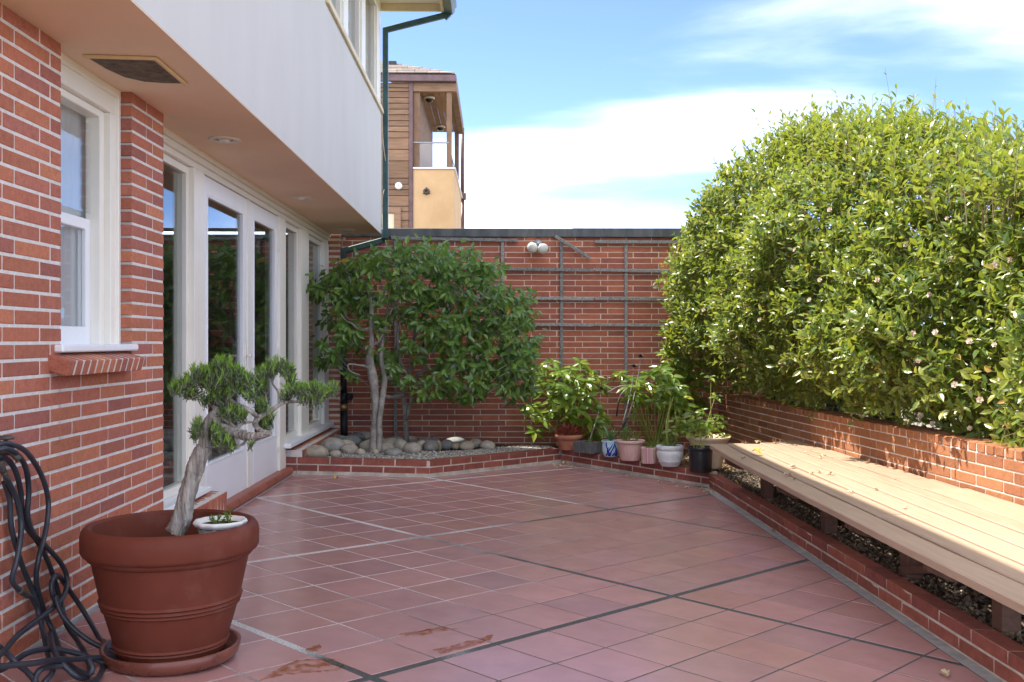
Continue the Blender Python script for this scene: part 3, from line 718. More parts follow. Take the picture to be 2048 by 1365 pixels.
# gutter with its profile and the drainpipe
gp = [(0, .10), (0, 0), (.09, 0), (.115, .03), (.115, .06), (.135, .085), (.135, .10)]
V = [(EX+.001+a, 1.2, 4.845+b) for a, b in gp]+[(EX+.001+a, SE+.05, 4.845+b) for a, b in gp]; k = len(gp)
gt = MB().add(V, [[i, i+1, k+i+1, k+i] for i in range(k-1)]+[list(range(k)), list(range(k, 2*k))[::-1]]); gt.build('gutter', 'green_pipe', house)
dp = MB()
def pipe(mb, p, q, w=.062, d=.05, up=(0, 1, 0)): mb.bar(p, q, w, d, up, .006)
ds = MB(); yq = SE+.035
pipe(ds, (EX+.06, yq, 4.86), (EX-.0, yq, 4.80)); pipe(ds, (EX+.02, yq-.001, 4.835), (SX+.02, yq-.001, 4.66)); pipe(ds, (SX+.038, yq, 4.69), (SX+.038, yq, SZ-.05))
ds.build('downspout', 'green_pipe', house)
c0 = onY(768, 478, BW-.05); c1 = onY(690, 502, BW-.05)
ds = MB(); pipe(ds, (SX+.038, yq, SZ-.03), (c0.x, BW-.06, c0.z-.01)); pipe(ds, (c0.x+.01, BW-.061, c0.z-.01), (c1.x-.01, BW-.061, c1.z)); pipe(ds, (c1.x-.015, BW-.06, c1.z+.03), (c1.x-.015, BW-.06, .95))
ds.build('lower_downspout', 'verdigris', house)
xq = c1.x-.012
ds = MB().tube([(xq, BW-.06, .96), (xq, BW-.06, .62)], .036, 12).tube([(xq, BW-.06, .62), (xq, BW-.06, .50)], .048, 12).tube([(xq, BW-.06, .60), (xq+.06, BW-.1, .58)], .030, 10).tube([(xq+.05, BW-.1, .58), (xq+.09, BW-.12, .575)], .042, 10)
ds.tube([(xq, BW-.06, .42), (xq, BW-.06, .05)], .043, 12); dl = ds.build('drain_pipe', 'black_pipe', house)
MB().tube([(xq, BW-.06, .50), (xq, BW-.06, .42)], .046, 12).build('pipe_clamp', 'brass', house)
# thin cable stapled near the corner of the stucco
cb = [(SX+.006, SE-.02, 3.72), (SX+.02, SE-.03, 3.4), (SX+.05, SE+.04, 3.05), (SX+.004, SE-.02, 2.75), (SX+.008, SE-.03, 2.45)]
MB().tube(smooth_path(cb), .004, 5).build('cable', 'pot_beige', house)

# ---- things fixed in the soffit
SO_ = SZ-.0045
for k, (yy, lab) in enumerate(((5.90, 'round recessed ceiling light in the soffit, nearest the sash window'), (8.30, 'round recessed ceiling light in the soffit above the french doors'), (10.66, 'round recessed ceiling light in the soffit at the far end'))):
    o = thing('recessed_light', lab, 'ceiling light', (-1.595, yy, SO_), 'recessed lights along the soffit')
    MB().lathe([(.093, 0), (.094, -.006), (.088, -.010), (.060, -.010), (.052, -.002)], (-1.595, yy, SO_), 32).build('trim_ring', 'light_trim', o)
    MB().lathe([(.052, -.003), (.040, .012), (.0, .016)], (-1.595, yy, SO_), 24).build('baffle', 'black_pipe' if k == 0 else 'light_trim', o)
    MB().lathe([(.034, -.006), (.030, -.014), (.012, -.018), (.0, -.018)], (-1.595, yy, SO_), 20).build('lens', 'lamp_glass', o)
ha = thing('soffit_hatch', 'rotten dark square patch with torn edges in the soffit', 'hatch', (-1.565, 4.39, SO_))
hb = [(-1.70, 4.17), (-1.425, 4.20), (-1.43, 4.605), (-1.52, 4.60), (-1.60, 4.575), (-1.66, 4.50), (-1.69, 4.36)]
MB().prism(hb, SO_-.006, SO_-.001).build('board', 'hatch_board', ha)
MB().bar((-1.71, 4.165, SO_-.008), (-1.42, 4.192, SO_-.008), .014, .014).bar((-1.42, 4.19, SO_-.0081), (-1.424, 4.615, SO_-.0081), .014, .014).build('batten', 'hatch_trim', ha)
# ------------------------------------------------------------------ garden wall at the back
gw = thing('garden_wall', 'tall red brick garden wall with a dark metal cap behind the plants', 'wall', (.5, BW, 0))
gc = MB().box(-1.733, 4.6, BW+.0035, BW+.20, -.5, 2.40, 0).build('mortar', 'mortar_back', gw)
zj = onY(1200, 493.1, BW)[2]; xe = onY(1215.7, 500, BW)[0]; xo = onY(1201.6, 500, BW)[0]; CB = .0634; LB = .2885
cand = []; mass = MB()
k = -36
for k in range(-40, 3):
    zb = zj+k*CB+.0035; zt = zb+CB-.008
    if zt > 2.372: zt = 2.372
    if zt-zb < .02 or zt < -.22: continue
    x0 = xe if k % 2 == 0 else xo
    for i in range(-13, 8):
        a, b = x0+i*LB+.004+random.uniform(-.003, .003), x0+(i+1)*LB-.004
        a = max(a, -1.728); b = min(b, 4.5)
        if b-a < .03: continue
        p = px(((a+b)/2, BW, (zb+zt)/2)); x_, y_ = p
        s = 0
        if 1000 < x_ < 1390 and y_ < 715: s = 5
        elif y_ > 790 and x_ < 1075: s = 4
        elif x_ < 745: s = 3.5
        elif 1190 < x_ < 1300 and y_ < 860: s = 3
        elif y_ < 540 and x_ < 1000: s = 2.5
        elif x_ < 850 and y_ > 600: s = 1.5
        cand.append((s+random.random()*.3, a, b, zb, zt))
cand.sort(key=lambda c: -c[0])
for i, (s, a, b, zb, zt) in enumerate(cand):
    if i < 298: place('brick', boxmesh(round(b-a, 2), .09, round(zt-zb, 3), 'brick_back', b=.003, jit=.001, var=i % 5), gc, ((a+b)/2, BW+.045+random.uniform(-.001, .0015), (zb+zt)/2))
    else: mass.box(a, b, BW+random.uniform(-.001, .0015), BW+.09, zb, zt, .003)
mass.build('far_bricks', 'brick_back_mass', gc, kind='stuff')
xs = onY(1143.5, 460, BW)[0]
MB().box(-1.25, xs, BW-.035, BW+.24, 2.373, 2.468, .004).build('cap_flashing', 'cap_metal', gw)
MB().box(xs+.001, 4.7, BW-.037, BW+.242, 2.373, 2.475, .004).build('cap_flashing', 'cap_metal', gw)
MB().box(-1.733, -1.251, BW-.02, BW+.24, 2.373, 2.46, .004).build('cap_flashing', 'cap_metal', gw)

# ---- trellis nailed on the wall
tr = thing('trellis', 'weathered grey wooden slat trellis nailed on the brick wall', 'trellis', (.6, BW-.03, 1.6))
YT = BW-.018
def vslat(x, y0_, y1_, x2=None):
    a, b = onY(x, y0_, YT), onY(x2 or x, y1_, YT); MB().bar(a, b, .036, .022, (0, -1, 0), .003).build('upright_slat', 'grey_wood', tr)
def hslat(xa, ya, xb_, yb, dy=.022):
    a, b = onY(xa, ya, YT-dy), onY(xb_, yb, YT-dy); MB().bar(a, b, .036, .02, (0, -1, 0), .003).build('cross_slat', 'grey_wood', tr)
for x, ya, yb in ((791, 480, 880), (897, 484, 760), (1005, 484, 760), (1123, 482, 780), (1252, 489, 870), (1367, 489, 700)): vslat(x, ya, yb)
hslat(782, 476, 1036, 481); hslat(1190, 483.5, 1400, 484.5)
for xa, ya, xm, yb, xz, yz in ((905, 536, 1188, 540.5, 1400, 544), (900, 594, 1187, 598, 1400, 598.5), (900, 647, 1187, 650, 1400, 651)):
    hslat(xa, ya, xm, yb); hslat(xm+2, yb-1, xz, yz)
sb = MB().bar(onY(1111, 473, YT-.05), onY(1180, 516, YT-.035), .036, .02, (0, -1, 0), .003).build('broken_slat', 'grey_wood', tr); sb['label'] = 'broken slat hanging loose at a slant'

# ---- twin floodlight
f0 = onY(1076, 488, BW); fd = thing('floodlight', 'twin outdoor floodlight with two round bulbs under the wall cap', 'floodlight', f0)
MB().lathe([(.0, 0), (.045, 0), (.05, .01), (.05, .03), (.0, .034)], (0, 0, 0), 20).build('junction_box', 'lamp_metal', fd)
jb = fd.children[-1]; jb.rotation_euler = (PI/2, 0, 0); jb.location = (0, 0, 0)
for sx, px_, py_ in ((-1, 1063, 497), (1, 1087.5, 499.5)):
    e = onY(px_, py_, BW-.17); a = Vector((f0.x+.02*sx, BW-.02, f0.z)); d = (e-a).normalized()
    arm = MB().tube([a, a+d*.05, a+d*.075], [.016, .018, .03], 10).build('lamp_holder', 'lamp_metal', fd)
    q = d.to_track_quat('Z', 'Y').to_matrix(); lt = MB().lathe([(.028, .0), (.034, .03), (.058, .075), (.061, .085), (.056, .095), (.03, .106), (0, .11)], (0, 0, 0), 22)
    lt.V = [tuple(q @ Vector(v)+a+d*.06) for v in lt.V]; lt.build('bulb', 'lamp_glass', fd)

# ------------------------------------------------------------------ low brick wall on the right, running a little askew
LW0 = Vector((2.515, 11.29)); LW1 = Vector((2.912, 3.5)); lu = (LW1-LW0).normalized(); LN = (LW1-LW0).length; lnn = Vector((lu.y, -lu.x))
if lnn.x > 0: lnn = -lnn                            # faces the patio
yawl = math.atan2(lu.y, lu.x)
def lw(s, d, z): p = LW0+lu*s+lnn*d; return Vector((p.x, p.y, z))
low = thing('low_wall', 'low sunlit brick wall with a header cap behind the bench', 'wall', (2.7, 7.5, 0))
q = [lw(0, -.004, 0), lw(LN, -.004, 0), lw(LN, -.21, 0), lw(0, -.21, 0)]
lc = MB().prism([(p.x, p.y) for p in q], -.5, .603).build('mortar', 'mortar', low)
for k in range(0, 11):
    zc = .55-.0038-(CH-JT)/2-k*.0655
    off = (.10 if k % 2 else .0)
    s = -.29+off
    while s < LN:
        a, b = max(s+.005, .0), min(s+.29-.005, LN); s += .29
        if b-a < .03: continue
        if k > 4 and a > 2.2: continue
        brick_at(lc, 'brick_low', b-a, lw((a+b)/2, -.0475+random.uniform(-.001, .001), zc), (0, 0, yawl), h=.056)
s = 0; i = 0
while s < LN-.05:
    place('brick', boxmesh(.089, .205, .056, 'brick_low', b=.006, jit=.002, var=i % 7), lc, lw(s+.05, -.1+random.uniform(-.003, .003), .583), (0, 0, yawl+random.uniform(-.01, .01))); s += .0985; i += 1

# ------------------------------------------------------------------ brick kerbs
def kerb(name, label, segs, n_c=2, hgt=.148, inner=.1, lens=.29):
    cx = sum(p[0] for s in segs for p in s)/(2*len(segs)); cy = sum(p[1] for s in segs for p in s)/(2*len(segs))
    r = thing(name, label, 'planter kerb', (cx, cy, fl(cx, cy)))
    co = MB()
    for (p, q) in segs:
        p, q = Vector(p), Vector(q); u = (q-p).normalized(); nrm_ = Vector((u.y, -u.x)); L_ = (q-p).length; yaw = math.atan2(u.y, u.x)
        pts = [p-nrm_*.001, q-nrm_*.001, q-nrm_*inner, p-nrm_*inner]
        co.prism([(a.x, a.y) for a in pts], -.4, slope(hgt-.001))
    cm = co.build('mortar', 'mortar_kerb', r)
    for (p, q) in segs:
        p, q = Vector(p), Vector(q); u = (q-p).normalized(); nrm_ = Vector((u.y, -u.x)); L_ = (q-p).length; yaw = math.atan2(u.y, u.x)
        for c in range(n_c):
            hh = CH-.008; zc = hgt+.0008-hh/2-c*(CH+.001)
            s = -lens*(0 if c == 0 else .36)
            while s < L_-.01:
                a, b = max(s+.004, 0), min(s+lens-.004, L_); s += lens
                if b-a < .03: continue
                m = p+u*((a+b)/2)-nrm_*(inner/2); 
                brick_at(cm, 'brick_kerb', b-a, (m.x, m.y, fl(m.x, m.y)+zc+random.uniform(-.001, .001)), tilt_rot(yaw), depth=inner+.001, h=hh, jit=.0009)
    return r
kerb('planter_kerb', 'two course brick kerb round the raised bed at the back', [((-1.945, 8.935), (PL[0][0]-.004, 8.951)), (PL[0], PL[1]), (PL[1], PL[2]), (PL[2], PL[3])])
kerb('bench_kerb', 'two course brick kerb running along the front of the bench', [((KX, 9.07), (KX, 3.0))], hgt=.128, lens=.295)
# ------------------------------------------------------------------ bed under the bench, and the bench
q = [(KX+.09, 3.0), (3.0, 3.0), (2.60, 11.28), (.70, 11.28), (.72, 10.80), (1.98, 9.2), (KX+.09, 9.1)]
tag(MB().prism(q, -.5, lambda x, y: fl(min(x, 2.0), y)+.085).build('bed_soil', 'soil'), 'dark soil of the bed under the bench and behind the pots', kind='structure')
bench = thing('bench', 'long low bench of tan painted planks along the brick wall', 'bench', (2.2, 6.5, -.05))
BZ = .33; BY0, BY1 = 2.7, 9.05
def lwx(y): return LW0.x+(LW1.x-LW0.x)*(LW0.y-y)/(LW0.y-LW1.y)
def plank(name, xa0, xa1, xb0, xb1, y0_, y1_, z1_, th=.036, m='bench_paint', lift=0):
    """plank from y0 to y1; x edges at both ends; slight bow"""
    n = 14; V = []; F = []
    for i in range(n+1):
        t = i/n; y = y0_+(y1_-y0_)*t; a = xa0+(xb0-xa0)*t; b = xa1+(xb1-xa1)*t; c = .006
        dz = lift*max(0, (t-.72)/.28)**2+.0015*math.sin(t*9+xa0*7)
        zt = z1_+dz; zb = zt-th
        V += [(a, y, zb), (b, y, zb), (b, y, zt-c), (b-c, y, zt), (a+c, y, zt), (a, y, zt-c)]
    for i in range(n):
        for j in range(6): F.append([i*6+j, i*6+(j+1) % 6, (i+1)*6+(j+1) % 6, (i+1)*6+j])
    F += [list(range(6))[::-1], [n*6+j for j in range(6)]]
    return MB().add(V, [f[::-1] for f in F]).build(name, m, bench)
pw = .142; gap = .019; x0 = 1.742
def BE(x): return 8.235+(x-1.787)*.52
def X0(i): return x0+i*(pw+gap)
# front plank is two boards butted, its far end lifted a little
plank('plank', X0(0), X0(0)+pw, X0(0), X0(0)+pw, BY0, 5.50, BZ, lift=0)
plank('plank', X0(0), X0(0)+pw, X0(0)+.03, X0(0)+pw+.03, 5.503, BE(X0(0)+.1), BZ, lift=.012)
plank('plank', X0(1), X0(1)+pw, X0(1)+.0, X0(1)+pw, BY0, 4.98, BZ+.001)
plank('plank', X0(1), X0(1)+pw, X0(1)+.03, X0(1)+pw+.03, 4.983, BE(X0(1)+.1), BZ+.001, lift=.012)
for i in (2, 3): plank('plank', X0(i), X0(i)+pw, X0(i)+.03, X0(i)+pw+.03, BY0, BE(X0(i)+.1), BZ+.0005*i)
plank('plank', X0(4), X0(4)+pw, X0(4)+.03, X0(4)+.03+.07, BY0, BE(X0(4)+.1), BZ+.002)
# short pieces cut to fit the wedge against the wall
y = BY0; i = 0
while y < 8.7:
    L_ = (1.9, 1.25, .42, .62, .55, .5, .45)[i % 7]; y2 = min(y+L_, 8.7); xa = X0(4)+pw+gap if y < 4.6 else X0(4)+.03+.07+gap+(pw-.10)*max(0, (BY1-y2)/(BY1-BY0))
    xa = X0(4)+pw+gap+(.03+.07-pw)*((y2-BY0)/(BY1-BY0)); xb = lwx(y2)-.012
    if xb-xa > .02: MB().box(xa, xb, y+.003, y2, BZ-.036, BZ-.001+.0025*(i % 2), .003).build('filler_board', 'bench_paint', bench)
    y = y2; i += 1
for yy in (7.75, 6.3, 5.05, 4.1):
    xr = lwx(yy)-.03; zf = fl(1.95, yy)
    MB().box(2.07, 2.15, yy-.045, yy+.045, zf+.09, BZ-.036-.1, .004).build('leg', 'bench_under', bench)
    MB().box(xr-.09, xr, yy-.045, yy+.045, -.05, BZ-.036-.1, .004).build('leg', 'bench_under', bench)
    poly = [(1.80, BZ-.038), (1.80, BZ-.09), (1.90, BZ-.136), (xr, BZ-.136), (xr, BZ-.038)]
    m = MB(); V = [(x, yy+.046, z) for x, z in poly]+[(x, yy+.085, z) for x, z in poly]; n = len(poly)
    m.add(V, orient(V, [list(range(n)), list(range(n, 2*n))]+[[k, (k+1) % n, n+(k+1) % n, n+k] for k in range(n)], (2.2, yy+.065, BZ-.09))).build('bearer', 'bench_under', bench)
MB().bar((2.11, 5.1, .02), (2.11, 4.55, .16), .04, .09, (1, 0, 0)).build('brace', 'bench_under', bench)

# ------------------------------------------------------------------ leaf litter, gravel, stones
def scatter_bits(name, region, n, zf, m, s0, s1, label, flat=.35, kind='stuff'):
    """small irregular chips; region() -> (x, y)"""
    P = np.array([region() for _ in range(n)]); z = np.array([zf(x, y) for x, y in P]); n = len(P)
    s = RNG.uniform(s0, s1, n)[:, None]
    base = np.array([[1, 0, 0], [-.5, .87, 0], [-.5, -.87, 0], [0, 0, 1], [0, 0, -1]], float)
    V = np.repeat(base[None], n, 0)*(1+RNG.uniform(-.3, .3, (n, 5, 1))); V[:, :, 2] *= flat
    q = RNG.normal(size=(n, 4)); q[:, 1:3] *= .35; q = nrm(q); w, x, y_, zz = q.T
    Rm = np.stack([1-2*(y_*y_+zz*zz), 2*(x*y_-zz*w), 2*(x*zz+y_*w), 2*(x*y_+zz*w), 1-2*(x*x+zz*zz), 2*(y_*zz-x*w), 2*(x*zz-y_*w), 2*(y_*zz+x*w), 1-2*(x*x+y_*y_)], 1).reshape(n, 3, 3)
    V = np.einsum('nij,nkj->nki', Rm, V)*s[:, :, None]+np.concatenate([P, z[:, None]], 1)[:, None, :]
    T = np.array([[0, 1, 3], [1, 2, 3], [2, 0, 3], [1, 0, 4], [2, 1, 4], [0, 2, 4]])
    F = (np.arange(n)[:, None, None]*5+T[None]).reshape(-1, 3)
    o = npmesh(name, V.reshape(-1, 3), F, m); tag(o, label, kind=kind); return o
def reg_bench():
    y = random.uniform(3.2, 9.4); return (random.uniform(KX+.11, lwx(y)-.02), y)
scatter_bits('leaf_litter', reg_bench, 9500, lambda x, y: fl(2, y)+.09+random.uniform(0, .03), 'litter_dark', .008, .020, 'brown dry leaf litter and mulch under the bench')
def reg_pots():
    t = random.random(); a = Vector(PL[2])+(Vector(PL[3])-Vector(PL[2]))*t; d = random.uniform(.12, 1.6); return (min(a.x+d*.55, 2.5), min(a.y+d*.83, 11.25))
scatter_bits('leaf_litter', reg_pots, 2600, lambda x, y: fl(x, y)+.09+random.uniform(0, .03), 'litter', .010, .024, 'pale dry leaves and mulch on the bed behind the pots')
q = [(-1.73, 9.06), (-.63, 9.20), (.66, 10.84), (.70, 11.29), (-1.73, 11.29)]
tag(MB().prism(q, -.5, slope(.112)).build('planter_soil', 'soil'), 'dark soil of the raised bed under the small tree', kind='structure')
def reg_pl():
    while 1:
        x, y = random.uniform(-1.70, .62), random.uniform(9.08, 11.1)
        ylo = 9.06+(x+1.776)*.12+.09 if x < -.6 else 9.20+(x+.6)*1.228
        if y > ylo+.02 and (y < ylo+.75+max(0, .3-(x+.6))*.3): return (x, y)
scatter_bits('gravel', reg_pl, 15000, lambda x, y: fl(x, y)+.118+random.uniform(0, .012), 'gravel', .008, .019, 'pale mixed gravel in the raised bed below the small tree', flat=.8)
# river stones, each on its own; places read from the photograph
ST = [(632, 905, 24, 15), (665, 893, 27, 18), (650, 884, 17, 10), (665, 876, 22, 9), (700, 884, 24, 13), (690, 893, 20, 13), (671, 909, 14, 9), (698, 900, 20, 13), (720, 905, 12, 8), (735, 893, 18, 12), (712, 876, 20, 10), (730, 874, 22, 12),
      (770, 897, 20, 12), (787, 906, 18, 10), (801, 893, 18, 14), (825, 899, 20, 14), (779, 886, 22, 10), (760, 884, 18, 9), (795, 881, 20, 9), (843, 893, 14, 12), (862, 894, 20, 14), (875, 892, 10, 13), (850, 884, 18, 9), (868, 881, 12, 7), (893, 890, 13, 11),
      (910, 883, 24, 10), (933, 893, 16, 11), (951, 888, 18, 11), (975, 892, 18, 11), (912, 893, 12, 7), (834, 888, 14, 8), (820, 880, 16, 8), (745, 882, 14, 8), (684, 878, 12, 7), (640, 896, 10, 7), (752, 905, 9, 6)]
ORD = 'first second third fourth fifth sixth seventh eighth ninth tenth eleventh twelfth thirteenth fourteenth fifteenth sixteenth seventeenth eighteenth nineteenth twentieth'.split()
SROW = lambda y: 'front' if y >= 897 else ('middle' if y >= 886 else 'back')
def stone_label(i):
    row = SROW(ST[i][1]); same = sorted([q[0] for q in ST if SROW(q[1]) == row]); k = same.index(ST[i][0])
    return 'smooth river stone, %s from the left in the %s row on the gravel bed' % (ORD[k], row)
for i, (x, y, rx, ry) in enumerate(ST):
    c = onF(x, y+ry*.6, .125); k = (c.y)/2000; V = []; F = []; nu, nv = 14, 9
    ph = [random.uniform(0, 6) for _ in range(4)]
    for a in range(nv+1):
        t = -PI/2+PI*a/nv
        for b in range(nu):
            f = 2*PI*b/nu; r = 1+.07*math.sin(2*f+ph[0])+.05*math.sin(3*f+ph[1]+t)
            V.append((rx*k*1.05*r*math.cos(t)*math.cos(f), rx*k*.85*r*math.cos(t)*math.sin(f), ry*k*1.0*math.sin(t)*(1+.05*math.sin(f+ph[2]))))
    for a in range(nv):
        for b in range(nu): F.append([a*nu+b, a*nu+(b+1) % nu, (a+1)*nu+(b+1) % nu, (a+1)*nu+b])
    o = place('river_stone', newmesh('stone', V, F, 'stone', True), None, (c.x, c.y, c.z+ry*k*.62), (random.uniform(-.1, .1), random.uniform(-.12, .12), random.uniform(0, 6)))
    tag(o, stone_label(i), 'stone', 'river stones round the tree trunks')

# ------------------------------------------------------------------ dry fallen leaves that can be told apart
def dry(p, s, m='dry_leaf', label=None, group=None, nrmz=None):
    V = []; n = 5 if m == 'dry_leaf' else 1; F = []
    for b in range(n):
        a = random.uniform(0, 6.28); wd = s*random.uniform(.6, .9); ax = Vector((math.cos(a), math.sin(a), random.uniform(0, .5))); sd = Vector((-math.sin(a), math.cos(a), random.uniform(-.3, .3)))
        k = len(V); 
        for t, w in ((0, .0), (.3, .9), (.7, .8), (1, .0)):
            mid = ax*s*t+Vector((0, 0, s*.28*math.sin(PI*t)))
            V += [mid-sd*wd*.5*w+Vector((0, 0, wd*.4*w)), mid, mid+sd*wd*.5*w+Vector((0, 0, wd*.2*w))]
        for r in range(3):
            for c in (0, 1): F.append([k+r*3+c, k+r*3+c+1, k+(r+1)*3+c+1, k+(r+1)*3+c])
    o = place('fallen_leaf' if m != 'dry_leaf' else 'fallen_blossom', newmesh('leaf', V, F, m, True), None, p)
    return tag(o, label, 'leaf' if m != 'dry_leaf' else 'blossom', group)
fl_spots = [(1103, 929), (1110, 933), (1117, 931), (1124, 934), (1131, 929), (1139, 931), (1128, 927), (1100, 925), (1115, 936), (1184, 940), (1203, 945), (1255, 953), (1261, 955), (1265, 951), (1243, 949), (1319, 965), (1326, 977), (1346, 968), (1353, 974), (1374, 977),
            (1402, 980), (1409, 984), (1417, 983), (1424, 985), (1430, 988), (1415, 987), (1405, 977), (1422, 979), (1147, 936), (1155, 938), (1547, 1063)]
sing = sorted([p for p in fl_spots if 1150 < p[0] < 1400 or p[0] > 1500])
for x, y in fl_spots:
    if (x, y) in sing: lb, gp_ = 'dry blossom lying apart on the tiles, %s from the left along the back kerb' % ORD[sing.index((x, y))], 'dry blossoms scattered on the patio'
    elif x < 1200: lb, gp_ = 'dry blossom in the little heap at the inner corner of the brick kerb', 'heap of dry blossoms at the kerb corner'
    else: lb, gp_ = 'dry blossom in the little heap where the two brick kerbs meet by the bench', 'heap of dry blossoms by the bench kerb'
    dry(onF(x, y, .004), random.uniform(.018, .030), label=lb, group=gp_)
dry(onF(1891, 1352, .004), .030, label='pale dry blossom lying alone on the near tiles by the kerb')
BPTS = sorted([p for p in ((1485, 918), (1576, 952), (1588, 960), (1622, 948), (1637, 945), (1660, 949), (1701, 985), (1755, 980), (1810, 1016), (1525, 899), (1552, 887), (1584, 935), (1515, 886), (1612, 906), (1752, 905), (1645, 915)) if p[1] > 885], key=lambda p: -onZ(p[0], p[1], BZ).y)
for k, (x, y) in enumerate(BPTS): dry(onZ(x, y, BZ+.005), random.uniform(.018, .032), label='small dry blossom on the bench planks, %s from the far end' % ORD[k], group='dry blossoms on the bench')
dry(onZ(1524, 911, BZ+.006), .085, 'dry_leaf_yellow', 'large golden yellow leaf curled on the bench')
dry(onF(676, 957, .004), .055, 'dry_leaf_yellow', 'small yellow leaf on the tiles in front of the raised bed')
dry(onF(1476, 967, .13), .04, 'dry_leaf_yellow', 'yellow leaf lying on the kerb under the bench end')
# ------------------------------------------------------------------ big hedge on the right
hedge = thing('hedge', 'tall dense flowering hedge growing over the low brick wall', 'hedge', (3.2, 7.5, -.1))
def lerpt(v, xs, ys): return np.interp(v, xs, ys)
def zt_(Y): return lerpt(Y, [3, 5, 6.06, 6.7, 7.9, 10, 10.6, 11.1], [2.0, 2.1, 2.22, 2.38, 2.80, 3.26, 3.12, 2.7])
def ov_(Y): return lerpt(Y, [3, 5, 6, 6.8, 8, 9.2, 10.2, 11], [-.14, -.12, -.04, .18, .36, .50, .58, .42])
def xf_(Y, z):
    xw = LW0.x+(LW1.x-LW0.x)*(LW0.y-Y)/(LW0.y-LW1.y); T = (z-.66)/(zt_(Y)-.66)
    b = np.clip(T/.22, 0, 1); b = b*b*(3-2*b); t2 = np.clip((T-.30)/.70, 0, 1.05)
    return xw+.16-(ov_(Y)+.16)*b+1.0*t2**3.0
N1 = 8200
Y = np.concatenate([RNG.uniform(3.6, 11.05, N1)]); T = RNG.uniform(0, 1, N1)**.9
z = .68+T*(zt_(Y)-.68)+RNG.normal(0, .05, N1)
dep = RNG.exponential(.16, N1); dep = np.where(dep > .7, RNG.uniform(0, .7, N1), dep)
lump = .13*np.sin(Y*3.1+z*2.2)+.11*np.sin(Y*5.3-z*4.1+1)+.08*np.sin(Y*9+z*7)+.05*np.sin(Y*15-z*13)
X = xf_(Y, np.minimum(z, zt_(Y)-.02))+dep+lump*.8
# top and back
N2 = 1900; Y2 = RNG.uniform(3.6, 11.0, N2); X2 = RNG.uniform(2.75, 4.4, N2); z2 = zt_(Y2)-.25*np.abs(X2-3.4)**1.5+RNG.normal(0, .07, N2)-RNG.exponential(.1, N2)
N3 = 4200; Y3 = RNG.uniform(3.6, 11.0, N3); X3 = RNG.uniform(3.0, 4.4, N3); z3 = RNG.uniform(.45, 2.1, N3)
B = np.concatenate([np.stack([X, Y, z], 1), np.stack([X2, Y2, z2], 1), np.stack([X3, Y3, z3], 1)])
# a dark hollow in the near part of the hedge face
hol = (B[:, 1] > 6.2) & (B[:, 1] < 6.75) & (B[:, 2] > 1.35) & (B[:, 2] < 1.95) & (RNG.uniform(0, 1, len(B)) < .8)
B[hol, 0] += .22
low_ = (B[:, 2] < .80) & (B[:, 1] > 6.6) & (RNG.uniform(0, 1, len(B)) < .25); B = B[~low_]
nB = len(B)
out = np.stack([-.75+RNG.normal(0, .35, nB), RNG.normal(0, .45, nB), .55+RNG.normal(0, .35, nB)], 1)
topm = B[:, 2] > zt_(B[:, 1])-.35; out[topm] = np.stack([RNG.normal(-.15, .25, topm.sum()), RNG.normal(0, .25, topm.sum()), np.ones(topm.sum())], 1)
lowm = B[:, 2] < 1.0; out[lowm, 2] -= .55
out = nrm(out); tl = RNG.uniform(.12, .24, nB)
# upright whips breaking the top outline
NW = 260; Yw = RNG.uniform(5.2, 10.9, NW); Xw = RNG.uniform(2.7, 3.6, NW); zw = zt_(Yw)-.25*np.abs(Xw-3.4)**1.5-.06
wl = RNG.uniform(.18, .46, NW); extra = [(3.2, 7.9, .66), (3.15, 7.85, .5), (3.25, 7.45, .60), (3.3, 7.5, .45), (3.0, 9.55, .50), (3.1, 8.8, .52), (3.05, 8.4, .42), (2.7, 10.1, .42), (2.85, 9.8, .4), (3.2, 6.9, .46), (3.25, 6.4, .42), (3.2, 6.65, .36), (3.1, 9.2, .42)]
Bw = np.concatenate([np.stack([Xw, Yw, zw], 1), np.array([[a, b, zt_(b)-.08] for a, b, c in extra])]); wl = np.concatenate([wl, [c for *_, c in extra]])
ow = nrm(np.stack([RNG.normal(-.05, .12, len(Bw)), RNG.normal(0, .12, len(Bw)), np.ones(len(Bw))], 1))
B = np.concatenate([B, Bw]); out = np.concatenate([out, ow]); tl = np.concatenate([tl, wl]); nB = len(B)
def twig_leaves(B, out, tl, per, l0, l1, spread=.9, upbias=.25, wr=(.42, .52), jitter=.25, face=(0, 0, .6)):
    n = len(B); k = RNG.integers(per[0], per[1]+1, n); idx = np.repeat(np.arange(n), k); m = len(idx)
    j = np.concatenate([np.arange(a) for a in k]); t = (j+RNG.uniform(.1, .9, m))/k[idx]
    d = out[idx]; a = nrm(np.cross(d, np.array([.2, .37, .9]))); b = np.cross(d, a)
    ph = j*2.4+RNG.uniform(0, 6.28, n)[idx]+RNG.normal(0, .3, m)
    rad = a*np.cos(ph)[:, None]+b*np.sin(ph)[:, None]
    ax = nrm(rad*spread+d*(.35+.9*t[:, None]**2)+np.array([0, 0, upbias])+RNG.normal(0, jitter, (m, 3)))
    pos = B[idx]+d*(tl[idx]*t)[:, None]
    up = nrm(d*1.0+np.array(face)-rad*.15+RNG.normal(0, .35, (m, 3)))
    return leaves(pos, ax, up, RNG.uniform(l0, l1, m)*(1-.25*t), RNG.uniform(*wr, m), fold=.28, curl=.18)
V, F = twig_leaves(B, out, tl, (6, 9), .055, .104)
fo = npmesh('foliage', V, F, 'leaf_hedge', hedge)
V, F = rods(B-out*.10, B+out*tl[:, None], .0032, .0015); npmesh('twigs', V, F, 'twig', hedge)
